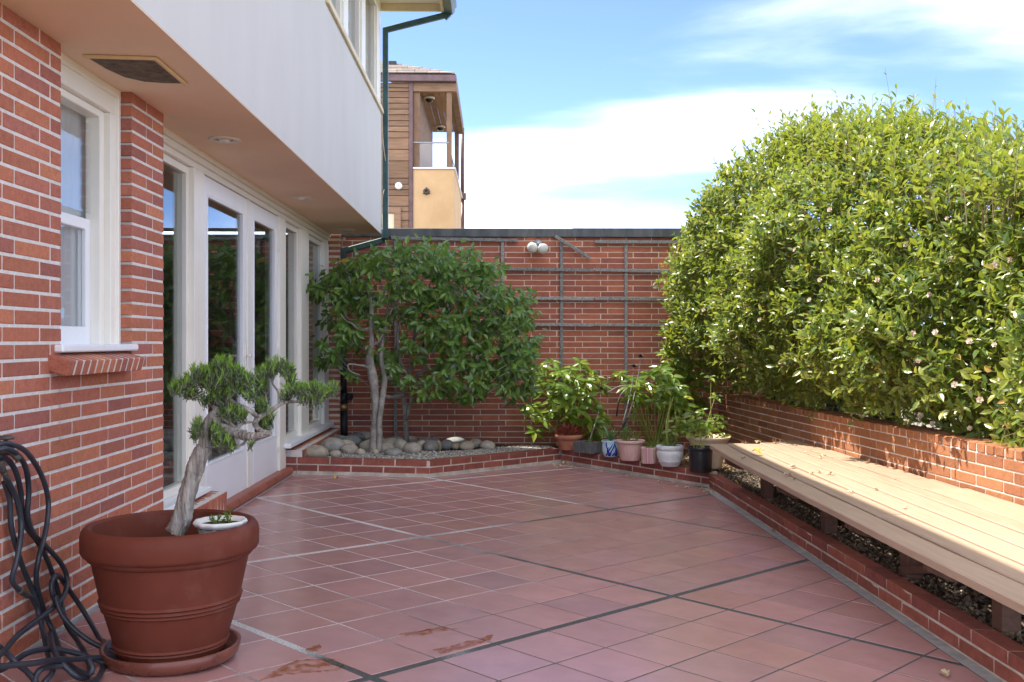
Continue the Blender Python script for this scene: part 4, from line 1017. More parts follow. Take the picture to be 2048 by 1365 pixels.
for i in range(11):
    y = 4.4+i*.62+random.uniform(-.12, .12); x = lwx(y)+random.uniform(.34, .6)
    p = [(x, y, -.2), (x+random.uniform(-.05, .05), y+random.uniform(-.05, .05), .5), (x+random.uniform(-.12, .1), y+random.uniform(-.15, .15), 1.1), (x+random.uniform(-.3, .2), y+random.uniform(-.3, .3), 1.9)]
    m = MB().tube(smooth_path(p), lerp_list([.035, .028, .02, .008], 4), 7)
    for k in range(3):
        q0 = Vector(p[1])+Vector((0, 0, random.uniform(-.05, .4))); q1 = q0+Vector((random.uniform(-.5, .2), random.uniform(-.4, .4), random.uniform(.3, .7))); m.tube([q0, (q0+q1)/2+Vector((0, 0, .06)), q1], [.014, .010, .005], 6)
    m.build('stem', 'bark_dark', hedge)
# blossoms: small open rosettes on the hedge face
FP = [(1826, 667), (1872, 665), (1940, 683), (1837, 722), (1940, 857), (1842, 832), (1866, 848), (1785, 672), (2040, 645), (1753, 350), (1562, 725), (1408, 620), (1440, 580), (1458, 577), (1900, 520), (1895, 437), (1812, 490), (1880, 330), (1700, 500), (1660, 420), (1930, 400), (1990, 380), (1620, 600), (1590, 500), (1520, 640), (1755, 560), (1990, 530), (2020, 520), (1860, 590), (1700, 640), (1640, 560), (1500, 560), (1560, 430), (1610, 380), (1990, 690), (2000, 760), (1910, 770), (1960, 800)]
for (x, y) in FP:
    r = Vector(ray(x, y)); Yf = None
    for t in np.linspace(5, 11.2, 300):
        p = Vector((0, 0, CAM_H))+r*t
        if p.z < zt_(p.y) and p.x > xf_(np.array(p.y), np.array(p.z))-.05: Yf = t; break
    if Yf is None: continue
    c = Vector((0, 0, CAM_H))+r*(Yf-.10); n_ = Vector((-.75+random.uniform(-.3, .3), -.7+random.uniform(-.3, .3), .35)).normalized()
    P, A, U = [], [], []; a_ = n_.orthogonal().normalized(); b_ = n_.cross(a_)
    for ring, (k, tilt, s) in enumerate(((6, .35, 1), (5, .9, .8), (3, 1.8, .55))):
        for j in range(k):
            f = 2*PI*j/k+ring*.5; d = a_*math.cos(f)+b_*math.sin(f); P.append(c); A.append(d+n_*tilt); U.append(n_-d*.6)
    V, F = leaves(np.array(P), np.array(A), np.array(U), np.array([.024]*6+[.019]*5+[.013]*3)*random.uniform(.8, 1.15), .95, .3, -.15)
    npmesh('flower', V, F, 'petal', hedge, smooth=True)
# ------------------------------------------------------------------ small multi-stemmed tree in the raised bed
tree = thing('camellia_tree', 'small glossy leaved tree with pale grey stems against the brick wall', 'tree', onF(747, 905, .13))
def limb(mb, pts, r, Y=None, k=4, n=9):
    P = [onY(p[0], p[1], p[2] if len(p) > 2 else Y) for p in pts]; mb.tube(smooth_path(P, k), [q*.70 for q in lerp_list(r, k)], n, rj=.04); return P
tk = MB(); YT0 = 9.75
limb(tk, [(747, 915, 9.70), (749, 870, 9.75), (751, 830, 9.8), (750, 790, 9.85), (746, 755, 9.9), (739, 720, 9.95), (743, 690, 10), (742, 655, 10.05), (742, 610, 10.1), (736, 585, 10.1), (728, 560, 10.1)], [.082, .062, .055, .052, .07, .062, .04, .034, .03, .024, .012])
limb(tk, [(757, 905, 9.69), (759, 870, 9.72), (758, 845, 9.74), (763, 810, 9.8), (767, 780, 9.9), (769, 755, 10), (762, 720, 10.1), (764, 690, 10.15), (770, 650, 10.2), (776, 610, 10.2), (768, 580, 10.2), (755, 556, 10.2)], [.045, .042, .04, .04, .046, .04, .034, .028, .024, .02, .016, .008])
limb(tk, [(766, 792, 9.9), (785, 795, 10.2), (806, 790, 10.6)], [.03, .032, .034])
limb(tk, [(813, 890, 10.78), (811, 840, 10.72), (808, 800, 10.68), (806, 785, 10.65), (819, 745, 10.5), (822, 710, 10.45), (830, 670, 10.4), (845, 630, 10.35), (850, 590, 10.3), (868, 555, 10.3)], [.05, .04, .036, .036, .028, .024, .02, .018, .013, .007])
limb(tk, [(813, 838, 10.7), (820, 810, 10.65), (824, 780, 10.6), (834, 750, 10.5), (846, 742, 10.45), (852, 720, 10.4), (858, 680, 10.3), (880, 640, 10.25), (915, 600, 10.2), (940, 570, 10.2)], [.03, .024, .022, .024, .024, .02, .016, .014, .01, .006])
limb(tk, [(846, 742, 10.45), (880, 735, 10.4), (925, 725, 10.35), (975, 700, 10.3), (1020, 680, 10.3)], [.018, .014, .012, .009, .005])
limb(tk, [(749, 755, 9.9), (735, 735, 9.9), (715, 730, 9.85), (697, 729, 9.8), (700, 742, 9.78), (720, 750, 9.8)], [.022, .018, .014, .012, .010, .007])
limb(tk, [(770, 755, 10), (790, 760, 10.2), (812, 752, 10.4), (800, 720, 10.35), (795, 680, 10.3), (800, 640, 10.3), (815, 600, 10.3), (820, 560, 10.3)], [.03, .024, .026, .024, .02, .016, .012, .006])
limb(tk, [(742, 690, 10), (760, 680, 10.05), (772, 640, 10.1), (790, 610, 10.1), (805, 580, 10.1)], [.024, .018, .014, .01, .005])
limb(tk, [(742, 655, 10.05), (720, 660, 10), (705, 648, 9.95), (690, 640, 9.95), (672, 615, 9.9), (650, 590, 9.85)], [.02, .016, .014, .012, .008, .005])
limb(tk, [(742, 610, 10.1), (728, 590, 10.1), (712, 570, 10.1), (700, 550, 10.1)], [.016, .012, .008, .005])
limb(tk, [(880, 640, 10.25), (930, 640, 10.25), (980, 625, 10.3), (1030, 610, 10.3)], [.012, .009, .007, .004])
tk.build('trunk', 'bark_grey', tree)
CR = [(640, 570, 16, 18, 10), (652, 590, 24, 12, 18), (672, 556, 22, 12, 14), (700, 545, 28, 18, 32), (735, 530, 30, 18, 32), (770, 535, 34, 22, 40), (765, 512, 18, 10, 12), (800, 520, 26, 20, 26), (822, 500, 20, 10, 12), (850, 505, 26, 14, 20), (850, 535, 40, 22, 48),
      (890, 520, 34, 18, 34), (925, 510, 26, 14, 16), (905, 550, 40, 26, 54), (950, 545, 34, 22, 34), (980, 540, 20, 12, 12), (960, 580, 36, 20, 40), (990, 590, 30, 18, 26), (1045, 592, 16, 6, 7), (1010, 615, 36, 22, 40), (1040, 622, 22, 14, 18), (960, 615, 40, 18, 40),
      (690, 580, 26, 16, 24), (720, 575, 24, 16, 22), (725, 600, 26, 20, 26), (690, 610, 24, 16, 24), (745, 590, 16, 12, 10), (762, 600, 18, 10, 8), (800, 570, 30, 16, 24), (830, 580, 28, 14, 26), (790, 595, 20, 12, 12), (870, 590, 34, 20, 40), (910, 600, 34, 20, 36), (850, 615, 26, 14, 20),
      (680, 645, 24, 16, 20), (705, 660, 22, 14, 20), (728, 620, 20, 12, 10), (662, 695, 20, 12, 12), (695, 685, 24, 10, 14), (720, 690, 14, 10, 7), (757, 640, 14, 12, 8), (770, 650, 16, 12, 10), (806, 630, 22, 12, 14), (835, 650, 26, 14, 20), (870, 660, 30, 16, 26), (905, 640, 30, 18, 28),
      (930, 660, 34, 18, 32), (970, 650, 36, 20, 38), (1010, 655, 30, 18, 30), (1035, 645, 18, 14, 14), (760, 665, 12, 8, 5), (1055, 690, 14, 22, 16), (1040, 705, 24, 24, 26), (1010, 695, 32, 20, 32), (970, 690, 34, 18, 32), (930, 695, 32, 16, 24), (893, 690, 26, 14, 16), (860, 690, 22, 12, 12), (825, 690, 24, 10, 12),
      (672, 722, 22, 14, 18), (655, 728, 10, 10, 6), (690, 715, 12, 8, 5), (765, 712, 20, 12, 16), (785, 728, 20, 12, 16), (832, 722, 18, 12, 10), (885, 735, 26, 14, 16), (920, 730, 30, 16, 26), (960, 735, 34, 18, 34), (1000, 735, 34, 20, 36), (1035, 745, 26, 24, 28), (1050, 770, 18, 20, 14),
      (780, 752, 16, 10, 10), (800, 765, 14, 12, 8), (820, 758, 14, 10, 8), (860, 765, 22, 12, 14), (885, 778, 20, 14, 14), (850, 790, 16, 8, 7), (930, 765, 28, 12, 18), (970, 775, 30, 14, 22), (1010, 780, 26, 16, 20), (925, 795, 20, 12, 14), (945, 800, 12, 10, 6), (1030, 800, 16, 14, 10), (715, 752, 12, 6, 4)]
B, O = [], []
for (x, y, rx, ry, k) in CR:
    for i in range(int(k*.56+.5)):
        a = random.uniform(0, 2*PI); r = math.sqrt(random.random()); qx, qy = x+.85*rx*r*math.cos(a), y+.8*ry*r*math.sin(a)
        p = onY(qx, qy, random.uniform(9.85, 10.6)); B.append(p); O.append((random.gauss((qx-840)/260, .5), random.gauss(-.45, .5), random.uniform(-.15, .75)))
B = np.array(B); O = nrm(np.array(O))
V, F = twig_leaves(B, O, RNG.uniform(.09, .17, len(B)), (4, 6), .085, .130, spread=.85, upbias=-.65, wr=(.42, .52), jitter=.2, face=(0, -1.3, .5))
npmesh('crown', V, F, 'leaf_camellia', tree)
V, F = rods(B-O*.10-np.array([0, 0, .04]), B+O*.08, .003, .0015); npmesh('twigs', V, F, 'bark_grey', tree)

# ------------------------------------------------------------------ aucuba shrubs
def whorls(name, label, base, spots, leafn=(8, 11), l0=.12, l1=.19, stems=True, cat='shrub', m='leaf_aucuba', group=None, stem_r=.008, bz=None, wr=(.32, .42), stem_every=1):
    r = thing(name, label, cat, base, group); P, A, U, Ls = [], [], [], []; stm = MB(); base = Vector(base)
    spot_n = []
    for s in spots:
        spot_n.append(1); x, y, Yd = s[:3]; sc_ = s[3] if len(s) > 3 else 1; c = onY(x, y, Yd); n = random.randint(*leafn)
        for i in range(n):
            f = i*2.4+random.uniform(-.3, .3); t = i/n
            d = Vector((math.cos(f), math.sin(f)*.9, -.55+1.1*t+random.uniform(-.2, .2)))
            P.append(c+Vector((0, 0, .03*t-.03))); A.append(d); U.append((0, -.75, .65)); Ls.append(random.uniform(l0, l1)*sc_*(1-.25*t))
        if stems and len(spot_n) % stem_every == 0:
            b0 = base+Vector((random.uniform(-.05, .05), random.uniform(-.05, .05), 0)); mid = (b0*.55+c*.45)+Vector((random.uniform(-.06, .06), 0, 0))
            stm.tube(smooth_path([b0, mid, c]), lerp_list([stem_r, stem_r*.8, stem_r*.45], 4), 6)
    V, F = leaves(np.array(P), np.array(A), np.array(U)+RNG.normal(0, .15, (len(P), 3)), np.array(Ls), RNG.uniform(*wr, len(P)), .22, .30)
    npmesh('foliage', V, F, m, r)
    if stems: stm.build('stem', 'green_stem', r)
    return r
S = [(1085, 730, 10.9), (1105, 720, 10.95), (1070, 745, 10.8), (1125, 745, 10.75), (1140, 735, 10.8), (1160, 722, 10.9), (1150, 755, 10.7), (1110, 765, 10.7), (1088, 780, 10.75), (1170, 760, 10.75), (1128, 775, 10.65), (1150, 785, 10.65), (1105, 800, 10.7), (1175, 790, 10.7), (1195, 752, 10.9), (1200, 770, 10.9),
     (1135, 805, 10.65), (1160, 815, 10.65), (1185, 810, 10.75), (1065, 810, 10.85), (1060, 825, 10.7), (1085, 835, 10.8), (1180, 838, 10.8), (1195, 850, 10.85), (1140, 830, 10.75), (1070, 860, 10.9), (1115, 790, 10.9), (1165, 770, 10.95), (1100, 750, 10.95), (1130, 760, 11), (1180, 740, 11), (1205, 830, 10.9), (1120, 740, 10.85), (1095, 765, 10.85), (1140, 770, 10.8), (1160, 795, 10.85), (1120, 815, 10.9), (1100, 820, 10.95), (1150, 845, 10.95), (1125, 848, 11), (1180, 865, 10.95)]
whorls('aucuba_shrub', 'bright yellow green long leaved shrub beside the small tree', onF(1125, 880, .12)+Vector((0, .25, 0)), S)
S = [(1270, 755, 10.9), (1255, 770, 10.8), (1290, 765, 10.9), (1275, 785, 10.8), (1262, 790, 10.9), (1340, 700, 10.9), (1360, 710, 10.95), (1320, 735, 10.8), (1300, 745, 10.9), (1345, 750, 10.8), (1370, 735, 10.9), (1335, 760, 10.9), (1390, 750, 11), (1380, 780, 11), (1355, 790, 11), (1240, 745, 11), (1320, 790, 11), (1400, 800, 11.05), (1345, 725, 11), (1375, 760, 11.05), (1310, 770, 11), (1285, 800, 11), (1360, 820, 11.05), (1410, 770, 11.1), (1330, 815, 11.1)]
whorls('aucuba_shrub', 'dark green long leaved shrub in the corner under the hedge', Vector((1.75, 10.95, fl(1.75, 10.95)+.1)), S, l0=.13, l1=.20)
# dark rosettes on tall bare stems
ae = thing('aeonium_plant', 'bare branching stems with dark purple rosettes before the trellis upright', 'plant', onF(1235, 885, .12)+Vector((0, .35, 0)))
stm = MB(); P, A, U, Ls = [], [], [], []
bs = Vector(ae.location)
for (x, y, Yd) in ((1281, 715, 10.8), (1268, 735, 10.75), (1203, 780, 10.75)):
    c = onY(x, y, Yd); stm.tube(smooth_path([bs, onY(x-25, y+120, Yd), onY(x-6, y+45, Yd), c]), lerp_list([.009, .007, .005, .004], 4), 6)
    for ring, (k, tl_) in enumerate(((10, .1), (9, .5), (7, 1.1), (5, 2.0))):
        for j in range(k):
            f = 2*PI*j/k+ring*.3; P.append(c); A.append((math.cos(f), math.sin(f)-.5, tl_)); U.append((0, -.3, 1)); Ls.append(.055*(1-.12*ring))
stm.tube(smooth_path([bs, onY(1238, 800, 10.75), onY(1255, 775, 10.7), onY(1240, 772, 10.7), onY(1215, 785, 10.7)]), lerp_list([.010, .008, .006, .005, .004], 4), 6)
V, F = leaves(np.array(P), np.array(A, float), np.array(U, float), np.array(Ls), .42, .3, -.1); npmesh('rosette', V, F, 'leaf_dark', ae); stm.build('stem', 'bark_grey', ae)
# ------------------------------------------------------------------ pots along the kerb
def stripe_mat():
    m = D.materials.new('pot_stripes'); m.use_nodes = True; n = m.node_tree.nodes; l = m.node_tree.links.new
    tcn = n.new('ShaderNodeTexCoord'); sp = n.new('ShaderNodeSeparateXYZ'); at = n.new('ShaderNodeMath'); at.operation = 'ARCTAN2'
    l(tcn.outputs['Object'], sp.inputs[0]); l(sp.outputs['Y'], at.inputs[0]); l(sp.outputs['X'], at.inputs[1])
    nz = n.new('ShaderNodeTexNoise'); nz.noise_dimensions = '1D'; nz.inputs['Scale'].default_value = 3.4; nz.inputs['Detail'].default_value = 2; l(at.outputs[0], nz.inputs['W'])
    rp = n.new('ShaderNodeValToRGB'); e = rp.color_ramp.elements
    while len(e) < 5: e.new(.5)
    for i, (p, c) in enumerate(((.28, (.66, .58, .22)), (.42, (.62, .50, .42)), (.5, (.45, .20, .24)), (.58, (.60, .38, .36)), (.7, (.68, .62, .36)))): e[i].position = p; e[i].color = (*c, 1)
    l(nz.outputs['Fac'], rp.inputs[0]); b = n['Principled BSDF']; l(rp.outputs[0], b.inputs['Base Color']); b.inputs['Roughness'].default_value = .4; MATS['pot_stripes'] = m
stripe_mat()
def potspot(x, y): return onF(x, y, .148)
def pot(name, label, x, y, prof, m, soil_r, soil_z, fr=None, n=40, cat='plant pot', push=.0):
    b = potspot(x, y); b.y += push
    r = thing(name, label, cat, b)
    o = MB().lathe([(0, 0)]+prof, (0, 0, 0), n, fr=fr).build('pot', m, r); o.location = (0, 0, 0)
    s = MB().lathe([(soil_r, soil_z-.004), (soil_r*.6, soil_z+.004), (0, soil_z+.006)], (0, 0, 0), 20).build('soil', 'soil', r); s.location = (0, 0, 0)
    return r, Vector(b)
def sprigs(r, c, m, n, l0, l1, tw, hgt, rad, per=(4, 7), upb=.3, spread=.8, name='foliage', wr=(.4, .5)):
    a = RNG.uniform(0, 6.28, n); q = RNG.uniform(0, 1, n)**.5*rad; h = RNG.uniform(.1, 1, n)*hgt
    B = np.stack([c[0]+q*np.cos(a), c[1]+q*np.sin(a), c[2]+h*(1-.35*(q/max(rad, .001))**2)], 1)
    O = nrm(np.stack([np.cos(a)*.5, np.sin(a)*.5, np.ones(n)], 1)+RNG.normal(0, .2, (n, 3)))
    V, F = twig_leaves(B, O, RNG.uniform(.5, 1, n)*tw, per, l0, l1, spread, upb, wr); npmesh(name, V, F, m, r)
    V, F = rods(np.stack([c[0]+.3*(B[:, 0]-c[0]), c[1]+.3*(B[:, 1]-c[1]), np.full(n, c[2])], 1), B+O*tw*.5, .003, .0015); npmesh('stems', V, F, 'green_stem', r)
# 1 terracotta bowl with red succulent
r, b = pot('terracotta_bowl', 'wide terracotta bowl full of red spiky succulent', 1137, 899, [(.095, 0), (.10, .005), (.125, .09), (.133, .115), (.142, .117), (.146, .16), (.136, .162), (.125, .14)], 'terracotta', .125, .145)
n = 420; a = RNG.uniform(0, 6.28, n); q = RNG.uniform(0, 1, n)**.5*.125
P = np.stack([b.x+q*np.cos(a), b.y+q*np.sin(a), b.z+.15+.10*(1-(q/.14)**2)*RNG.uniform(.2, 1, n)], 1)
A = np.stack([np.cos(a)*q*6, np.sin(a)*q*6, np.ones(n)*.8], 1)+RNG.normal(0, .35, (n, 3))
V, F = leaves(P, A, RNG.normal(0, 1, (n, 3)), RNG.uniform(.05, .085, n), .13, .3, .2); npmesh('succulent', V, F, 'leaf_red', r)
# second, orange-green tuft beside it
r = thing('succulent_tuft', 'orange and green spiky succulent tuft beside the terracotta bowl', 'plant', potspot(1180, 885)); b = Vector(r.location)
n = 200; a = RNG.uniform(0, 6.28, n); q = RNG.uniform(0, 1, n)**.5*.07
P = np.stack([b.x+q*np.cos(a), b.y+.12+q*np.sin(a), b.z+.08+RNG.uniform(0, .1, n)], 1); A = np.stack([np.cos(a)*q*8, np.sin(a)*q*8, np.ones(n)], 1)+RNG.normal(0, .3, (n, 3))
V, F = leaves(P, A, RNG.normal(0, 1, (n, 3)), RNG.uniform(.06, .10, n), .12, .3, .2); npmesh('succulent', V, F, 'leaf_aucuba', r)
o = MB().lathe([(0, 0), (.06, 0), (.085, .07), (.09, .08), (.08, .08), (.075, .06), (0, .06)], (b.x, b.y+.12, b.z-.0), 24).build('pot', 'terracotta', r)
# 2 wooden box
bx_ = potspot(1175, 906); r = thing('wooden_planter', 'small weathered grey wooden box planter beside the terracotta bowl', 'planter box', bx_)
ang = math.atan2(PL[3][1]-PL[2][1], PL[3][0]-PL[2][0])
def boxpart(name, sx, sy, sz, dx, dy, dz, m):
    o = place(name, boxmesh(sx, sy, sz, m, b=.003), r); c, s = math.cos(ang), math.sin(ang); o.location = (dx*c-dy*s, dx*s+dy*c, dz); o.rotation_euler = (0, 0, ang); return o
for s_ in (-1, 1): boxpart('side_board', .25, .016, .115, 0, .075*s_, .062, 'weathered_box'); boxpart('end_board', .016, .133, .114, .116*s_, 0, .0615, 'weathered_box')
boxpart('soil', .215, .133, .08, 0, 0, .05, 'soil')
sprigs(r, (bx_.x+.05, bx_.y+.02, bx_.z+.09), 'leaf_fine', 22, .012, .022, .03, .02, .06)
# 3 blue and white glazed pot with aloe
r, b = pot('blue_pot', 'pale blue glazed pot with cobalt blue flower painting holding an aloe', 1221, 913, [(.062, 0), (.066, .004), (.084, .05), (.088, .11), (.084, .14), (.09, .15), (.093, .162), (.085, .166), (.078, .15)], 'pot_blue', .078, .145)
m = MB(); random.seed(5)
for k in range(9):                                             # painted sprigs, a thin raised glaze
    f0_ = -PI/2-.75+k*.16; z = .02; path = []
    for j in range(6):
        t = j/5; ff = f0_+.28*math.sin(t*3+k)+.1*t; zz = .015+t*(.09+.03*(k % 3)); rr = np.interp(zz, [0, .05, .11, .14, .16], [.0665, .085, .0885, .085, .092])+.001; path.append((rr*math.cos(ff), rr*math.sin(ff), zz))
    m.tube(path, [.006+.004*(k % 2), .008, .006, .007, .005, .002], 5)
o = m.build('flower_painting', 'pot_cobalt', r); o.location = (0, 0, 0)
n = 16; f = np.arange(n)*2.4; P = np.tile(np.array([b.x, b.y, b.z+.15]), (n, 1)); A = np.stack([np.cos(f)*.8, np.sin(f)*.8, RNG.uniform(.6, 1.6, n)], 1)
V, F = leaves(P, A, np.tile([0, 0, 1.], (n, 1)), RNG.uniform(.15, .22, n), .13, .5, .12); npmesh('aloe', V, F, 'leaf_aloe', r)
# 4 pink fluted pot
flt = lambda a, r_, z: r_*(1+(.022*math.sin(a*22) if .02 < z < .165 else 0))
r, b = pot('pink_pot', 'dusty pink fluted pot with a light rim and leafy herb', 1261, 920, [(.095, 0), (.098, .01), (.104, .02), (.122, .16), (.124, .168), (.138, .17), (.143, .178), (.143, .196), (.136, .20), (.122, .185)], 'pot_pink', .122, .18, fr=flt, n=132)
sprigs(r, (b.x-.03, b.y, b.z+.18), 'leaf_fine', 34, .022, .034, .06, .13, .06); sprigs(r, (b.x+.05, b.y-.01, b.z+.18), 'leaf_fine', 9, .02, .03, .05, .09, .03)
sprigs(r, (b.x+.03, b.y+.02, b.z+.36), 'leaf_fine', 10, .025, .035, .10, .10, .02, upb=.6)
# 5 small striped pot
r, b = pot('striped_pot', 'small pink and yellow striped pot between the pink and grey pots', 1298, 926, [(.072, 0), (.073, .005), (.081, .14), (.083, .152), (.076, .154), (.070, .135)], 'pot_stripes', .07, .135)
sprigs(r, (b.x, b.y, b.z+.13), 'leaf_fine', 16, .02, .03, .05, .05, .05)
# 6 grey white relief pot
rel = lambda a, r_, z: r_*(1+(.018*math.sin(a*30) if z > .155 or z < .05 else .012*math.sin(a*9+z*70)*math.sin(z*50)))
r, b = pot('relief_pot', 'pale grey round pot with raised relief pattern and ribbed rim', 1340, 932, [(.078, 0), (.082, .004), (.105, .045), (.108, .048), (.106, .052), (.122, .09), (.126, .12), (.122, .148), (.118, .151), (.124, .154), (.128, .18), (.122, .196), (.114, .2), (.108, .18)], 'pot_grey', .108, .178, fr=rel, n=150)
sprigs(r, (b.x-.02, b.y, b.z+.17), 'leaf_fine', 22, .025, .04, .07, .10, .08)
S = [(1330, 775, 9.75), (1345, 768, 9.8), (1318, 780, 9.75), (1350, 785, 9.75), (1332, 795, 9.8), (1365, 792, 9.8), (1310, 800, 9.8), (1348, 805, 9.75), (1372, 808, 9.8), (1335, 760, 9.9), (1325, 745, 9.9), (1345, 750, 9.9), (1358, 770, 9.9)]
whorls('potted_shrub', 'bright yellow green leafy stems rising from the pale grey pot', (b.x, b.y, b.z+.17), S, l0=.11, l1=.16, leafn=(6, 8), stem_r=.010, stem_every=4, wr=(.36, .46))
# 7 black nursery pot
r, b = pot('nursery_pot', 'plain black plastic nursery pot beside the bench end', 1401, 943, [(.098, 0), (.10, .004), (.108, .19), (.108, .20), (.115, .202), (.116, .226), (.108, .228), (.104, .2)], 'pot_black', .104, .205)
for f in (-2.2, -1.6, -1.0): 
    q_ = MB().box(-.012, .012, -.004, .004, .008, .02, .002).build('drain_tab', 'pot_black', r); q_.location = (.101*math.cos(f), .101*math.sin(f), .0); q_.rotation_euler = (0, 0, f+PI/2)
S = [(1365, 835, 9.2), (1380, 845, 9.25), (1392, 838, 9.3), (1375, 858, 9.2), (1360, 850, 9.25), (1400, 855, 9.25), (1385, 825, 9.35), (1350, 838, 9.3), (1345, 858, 9.3), (1412, 842, 9.3)]
whorls('potted_shrub', 'mottled green leafy plant growing from the black nursery pot', (b.x, b.y, b.z+.2), S, l0=.08, l1=.12, leafn=(6, 9), stem_r=.005, stem_every=2, wr=(.38, .48))
# 8 large beige fluted bowl
flb = lambda a, r_, z: r_*(1+(.012*math.sin(a*40) if .02 < z < .24 else 0))
r, b = pot('beige_bowl', 'large beige fluted bowl planter tucked behind the bench end', 1424, 940, [(.12, 0), (.125, .01), (.13, .02), (.175, .24), (.18, .25), (.20, .27), (.212, .29), (.205, .298), (.19, .292), (.17, .26)], 'pot_beige', .17, .262, fr=flb, n=200, push=.17)
S = [(1415, 860, 9.4, .8), (1430, 850, 9.4, .8), (1445, 845, 9.45, .8), (1425, 835, 9.5, .8), (1440, 862, 9.4, .8), (1410, 845, 9.5, .8), (1405, 818, 9.5, .8), (1432, 790, 9.5, .8), (1422, 752, 9.5, .8), (1440, 830, 9.5, .8), (1400, 870, 9.45, .7), (1450, 868, 9.4, .7)]
whorls('potted_shrub', 'tall thin stemmed leafy plant growing from the beige bowl', (b.x, b.y, b.z+.26), S, l0=.08, l1=.12, leafn=(5, 7), stem_r=.005, wr=(.38, .5))

# ------------------------------------------------------------------ big plastic pot with a trained juniper
pc = Vector((-1.205, 3.735, fl(-1.205, 3.735)+.004))
bp = thing('large_pot', 'large terracotta coloured pot with rolled rim in a saucer near the brick wall', 'plant pot', pc)
pr = [(.195, .03), (.205, .032), (.210, .05), (.219, .055), (.215, .062), (.224, .068), (.2195, .076), (.256, .194), (.265, .200), (.260, .208), (.270, .214), (.265, .223), (.275, .230), (.269, .239), (.300, .375), (.313, .383), (.318, .39), (.318, .396), (.333, .402), (.339, .412), (.340, .46), (.336, .482), (.325, .496), (.31, .50), (.297, .492), (.290, .47), (.275, .36)]
pr = [(r_*.93, z_) for r_, z_ in pr]
o = MB().lathe([(0, .03)]+pr, (0, 0, 0), 72).build('pot', 'terracotta_plastic', bp, sharp=38); o.location = (0, 0, 0)
o = MB().lathe([(0, .0), (.225, .0), (.240, .012), (.250, .052), (.244, .055), (.232, .05), (.226, .022), (0, .02)], (0, 0, 0), 64).build('saucer', 'saucer_clay', bp); o.location = (0, 0, 0)
o = MB().lathe([(.265, .40), (.2, .41), (.0, .42)], (0, 0, 0), 40).build('soil', 'soil', bp); o.location = (0, 0, 0)
ju = thing('juniper', 'old trained juniper with a twisted grey trunk in the large pot', 'tree', (pc.x, pc.y, pc.z+.41))
def C2(x, y): return (320+x/3.79, 690+y/3.79)
def jl(mb, pts, r, k=4, n=10):
    P = [onY(*C2(p[0], p[1]), p[2] if len(p) > 2 else 3.78) for p in pts]; mb.tube(smooth_path(P, 2*k), [q*.88 for q in lerp_list(r, 2*k)], n, rj=.10)
m = MB()
jl(m, [(115, 1420), (165, 1300), (205, 1150), (245, 1000), (290, 880), (318, 800), (330, 765)], [.043, .040, .037, .036, .036, .034, .028], n=14)
jl(m, [(325, 790), (330, 720), (338, 650), (360, 580), (395, 530), (425, 490), (405, 470), (360, 440)], [.026, .020, .0185, .018, .016, .014, .008, .004])
jl(m, [(420, 530), (440, 595), (500, 630), (570, 665), (650, 690, 3.75), (740, 690, 3.72), (835, 668, 3.7)], [.013, .016, .019, .020, .018, .015, .010], n=12)
jl(m, [(835, 668, 3.7), (760, 650, 3.74), (722, 600, 3.8), (745, 550, 3.84), (830, 505, 3.88), (900, 455, 3.9), (980, 430, 3.95), (1100, 430, 4.0), (1210, 395, 4.05), (1290, 360, 4.05)], [.010, .011, .012, .013, .011, .009, .007, .005, .004, .002])
jl(m, [(745, 550, 3.84), (690, 505), (620, 465), (540, 420), (470, 330), (430, 280), (400, 250)], [.011, .010, .009, .008, .006, .004, .002])
jl(m, [(570, 665), (590, 620), (640, 590), (700, 585)], [.010, .009, .007, .004])
jl(m, [(565, 640), (575, 720), (600, 760), (640, 740), (645, 680)], [.008, .007, .006, .006, .005])
jl(m, [(430, 540), (480, 560), (540, 600), (600, 640), (660, 655)], [.007, .007, .006, .006, .004])
jl(m, [(900, 455, 3.9), (895, 360, 3.92), (850, 280, 3.92), (870, 200, 3.92)], [.006, .005, .004, .002])
jl(m, [(830, 505, 3.88), (800, 380, 3.9), (790, 320, 3.9)], [.005, .003, .002]); jl(m, [(540, 420), (440, 300), (330, 290), (230, 330), (130, 340)], [.007, .006, .005, .004, .002])
jl(m, [(338, 650), (280, 660), (260, 640)], [.007, .004, .002]); jl(m, [(360, 580), (420, 680), (470, 720), (520, 760)], [.006, .005, .004, .002])
m.build('trunk', 'bark_juniper', ju)
JF = [(470, 160, 95, 75, 80), (400, 215, 100, 60, 70), (300, 220, 100, 70, 80), (200, 290, 80, 60, 55), (120, 330, 55, 45, 40), (235, 370, 80, 40, 36), (400, 290, 130, 70, 80), (540, 220, 100, 80, 80), (640, 260, 80, 70, 60), (600, 320, 90, 60, 50), (450, 390, 120, 50, 60), (345, 420, 60, 40, 20), (690, 380, 60, 45, 28), (770, 460, 50, 60, 38),
      (540, 520, 110, 55, 60), (620, 540, 50, 40, 22), (280, 620, 50, 60, 34), (270, 680, 45, 40, 20), (430, 660, 70, 60, 40), (480, 730, 80, 50, 40), (540, 770, 40, 30, 14), (690, 750, 24, 30, 8), (880, 150, 75, 50, 55), (830, 200, 70, 50, 40), (960, 190, 70, 50, 48), (990, 250, 50, 40, 22), (770, 210, 40, 40, 20), (780, 330, 40, 50, 20),
      (1000, 330, 70, 45, 38), (1070, 340, 70, 50, 44), (950, 390, 50, 35, 18), (1170, 330, 70, 50, 46), (1230, 370, 60, 50, 36), (1305, 335, 45, 45, 40), (1180, 420, 70, 40, 20), (1080, 410, 60, 35, 16), (835, 555, 40, 45, 22), (800, 600, 40, 30, 14), (740, 280, 50, 60, 20)]
P0, P1, A, Ls, TP = [], [], [], [], []
